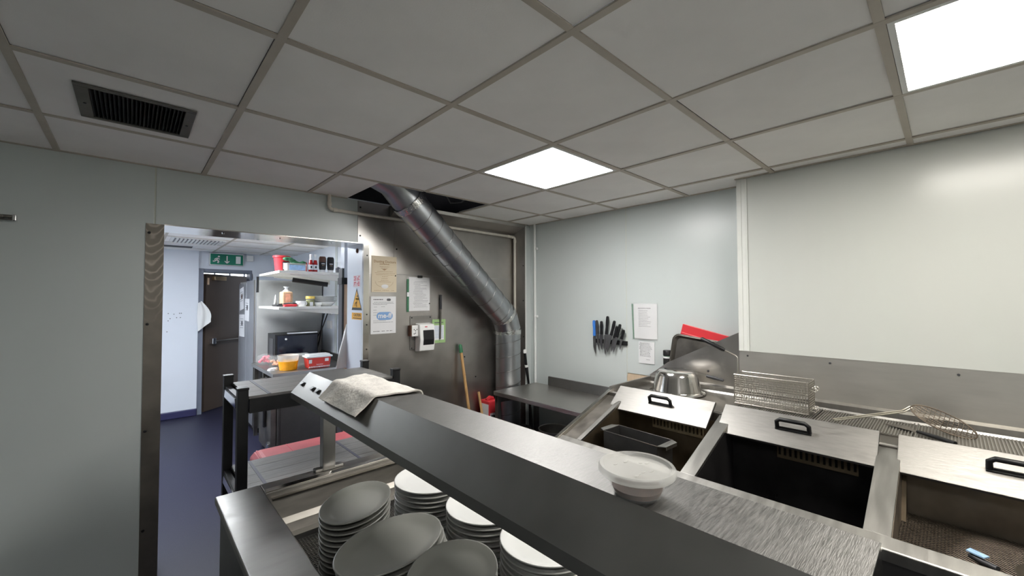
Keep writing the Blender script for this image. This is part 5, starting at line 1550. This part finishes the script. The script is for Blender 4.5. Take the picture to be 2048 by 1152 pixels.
for q, (x, bm_) in enumerate(((1.262, 'kraft'), (1.350, 'black'))):
    t = thing('sauce_bottle', (x, 3.51, SH1), ('brown and black' if q == 0 else 'glossy black') + ' upside-down sauce bottle on the upper shelf', 'bottle', 'sauce bottles on the upper shelf')
    MB().lathe([(0, 0.026), (0.030, 0.026), (0.037, 0.04), (0.040, 0.10), (0.038, 0.160), (0.030, 0.176), (0, 0.178)], (x, 3.51, SH1), 20, 1, 0.6).build('body', 'black', t, smooth=50)
    if q == 0:
        MB().lathe([(0.0405, 0.115), (0.0408, 0.115), (0.0385, 0.160), (0.0308, 0.1775), (0, 0.1795)], (x, 3.51, SH1), 20, 1, 0.62).build('brown_top', 'brown', t, smooth=50)
    MB().lathe([(0, 0), (0.030, 0), (0.031, 0.026), (0, 0.026)], (x, 3.51, SH1), 20, 1, 0.7).build('cap', 'white', t, smooth=50)
    T = frame_T((x, 3.4845, SH1 + 0.095), (1, 0, 0), (0, 0, 1))
    rules(T, [(-0.018, 0.018, 0.0)], 'paper', t, z=0.001, th=0.009, name='label_print')
    rules(T, [(-0.012, 0.012, -0.018)], 'inkbrown', t, z=0.001, th=0.006, name='label_print')
t = lathe_thing('small_glass', 'small glass of dark blue cloth at the right end of the upper shelf', 'glass', V(1.455, 3.56, SH1),
    [('glass', [(0, 0.001), (0.03, 0), (0.034, 0.13), (0.033, 0.13), (0.029, 0.004), (0, 0.004)], 'clear', {}), ('cloth', [(0, 0.005), (0.028, 0.006), (0.031, 0.055), (0, 0.075)], 'strap', {})])

# lower shelf
t = thing('black_tray', (0.90, 3.75, SH2), 'flat black tray at the left of the lower shelf', 'tray')
MB().prism([(0.83, 3.62), (1.00, 3.55), (1.02, 3.80), (0.86, 3.95)], 'z', SH2, SH2 + 0.020).build('pan', 'black', t, bevel=0.005)
MB().tube([V(0.86, 3.66, SH2 + 0.024), V(0.96, 3.58, SH2 + 0.040), V(1.0, 3.52, SH2 + 0.03)], 0.008, 8).build('handle', 'black', t, smooth=True)
tag(MB().lathe([(0, 0), (0.018, 0), (0.009, 0.07), (0.003, 0.11), (0, 0.11)], (0.875, 3.86, SH2 + 0.021), 14).build('piping_nozzle', 'white', smooth=True), 'white conical nozzle bottle standing behind the black tray', 'nozzle')
t, b_ = tub_thing('red_box', 'flat bright red box on the lower shelf', 0.87, 1.00, 3.475, 3.545, SH2, 0.026, 'red', None, 0.002)
t = thing('bread_loaf', (0.935, 3.68, SH2), 'wrapped brown loaf standing on the lower shelf', 'loaf')
B(0.888, 0.992, 3.62, 3.76, SH2, SH2 + 0.165).build('loaf', 'kraft', t, bevel=0.015, seg=3)
MB().lathe([(0.05, 0), (0.022, 0.025), (0.012, 0.04), (0.03, 0.06), (0, 0.055)], (0.94, 3.69, SH2 + 0.160), 12).build('twisted_top', 'bag', t, smooth=True)
B(0.918, 0.965, 3.617, 3.62, SH2 + 0.02, SH2 + 0.14).build('label', 'salmon', t)
t = lathe_thing('white_mug', 'short white mug on the lower shelf beside the red box', 'mug', V(1.055, 3.55, SH2),
    [('cup', [(0, 0.002), (0.042, 0), (0.050, 0.006), (0.054, 0.062), (0.051, 0.062), (0.046, 0.010), (0, 0.008)], 'plate_white', {})])
MB().tube(arc((1.085, 3.515, SH2 + 0.034), (0.8, -0.6, 0), (0, 0, 1), 0.018, -1.3, 1.3, 8), 0.005, 8).build('handle', 'plate_white', t, smooth=True)
t = lathe_thing('pickle_jar', 'jar with a yellow lid and green contents on the lower shelf', 'jar', V(1.155, 3.57, SH2),
    [('contents', [(0, 0.003), (0.038, 0.003), (0.043, 0.01), (0.043, 0.075), (0, 0.078)], 'olive', {}), ('glass', [(0, 0), (0.044, 0), (0.046, 0.008), (0.046, 0.080), (0.042, 0.088), (0, 0.088)], 'sleeve', {}), ('lid', [(0, 0.086), (0.047, 0.086), (0.047, 0.112), (0.044, 0.115), (0, 0.115)], 'amber', {})])
B(1.137, 1.170, 3.521, 3.524, SH2 + 0.006, SH2 + 0.05).build('label', 'paper', t)
t = lathe_thing('white_bowl', 'white bowl under the plates on the lower shelf', 'bowl', V(1.325, 3.60, SH2),
    [('bowl', [(0, 0.001), (0.06, 0), (0.07, 0.006), (0.112, 0.050), (0.118, 0.053), (0.112, 0.054), (0.066, 0.012), (0, 0.010)], 'plate_white', {'seg': 32})])
pp = None
for q in range(5):
    if pp is None:
        pp = MB().lathe([(0, 0), (0.085, 0), (0.125, 0.010), (0.128, 0.013), (0.122, 0.013), (0.084, 0.004), (0, 0.004)], (1.325, 3.60, SH2 + 0.054), 32).build('small_plate', 'plate_white', smooth=50)
        o = pp
    else:
        o = pp.copy(); COL.objects.link(o); o.location = pp.location + V(0.003 * (q % 2), 0, 0.0125 * q)
    tag(o, 'topmost of the white plates stacked on the bowl' if q == 4 else ['lowest', 'second lowest', 'middle', 'second highest'][q] + ' white plate of the stack resting on the bowl', 'plate', 'plates on the lower shelf')
tag(MB().lathe([(0, 0), (0.03, 0), (0.05, 0.045), (0.047, 0.045), (0.028, 0.005), (0, 0.005)], (1.235, 3.56, SH2), 24).build('small_bowl', 'plate_white', smooth=50), 'small white bowl left of the plate stack on the lower shelf', 'bowl')

# ---- white plastic bag hanging on the timber edge
vs, fs = [], []
nu, nv = 12, 16
for b_ in range(nv + 1):
    v_ = b_ / nv
    rad = 0.008 + 0.042 * math.sin(min(1.0, v_ * 1.05) * PI * 0.60) ** 1.4
    cx = 1.015 - 0.045 * v_ ** 1.2
    z = 1.43 - 0.36 * v_
    for a_ in range(nu):
        an = 2 * PI * a_ / nu
        rr = rad * (1 + 0.22 * math.sin(3 * an + 4 * v_) + 0.12 * math.sin(5 * an + 9 * v_))
        vs.append(V(cx + rr * math.cos(an) * 0.9, 2.128 + rr * math.sin(an) * 0.5, z))
for b_ in range(nv):
    for a_ in range(nu):
        a2 = (a_ + 1) % nu
        fs.append((b_ * nu + a_, b_ * nu + a2, (b_ + 1) * nu + a2, (b_ + 1) * nu + a_))
fs += [list(range(nu))[::-1], list(range(nv * nu, (nv + 1) * nu))]
tag(MB().add(vs, fs).build('white_plastic_bag', 'white', smooth=True), 'twisted white plastic bag hanging beside the right door jamb', 'bag')
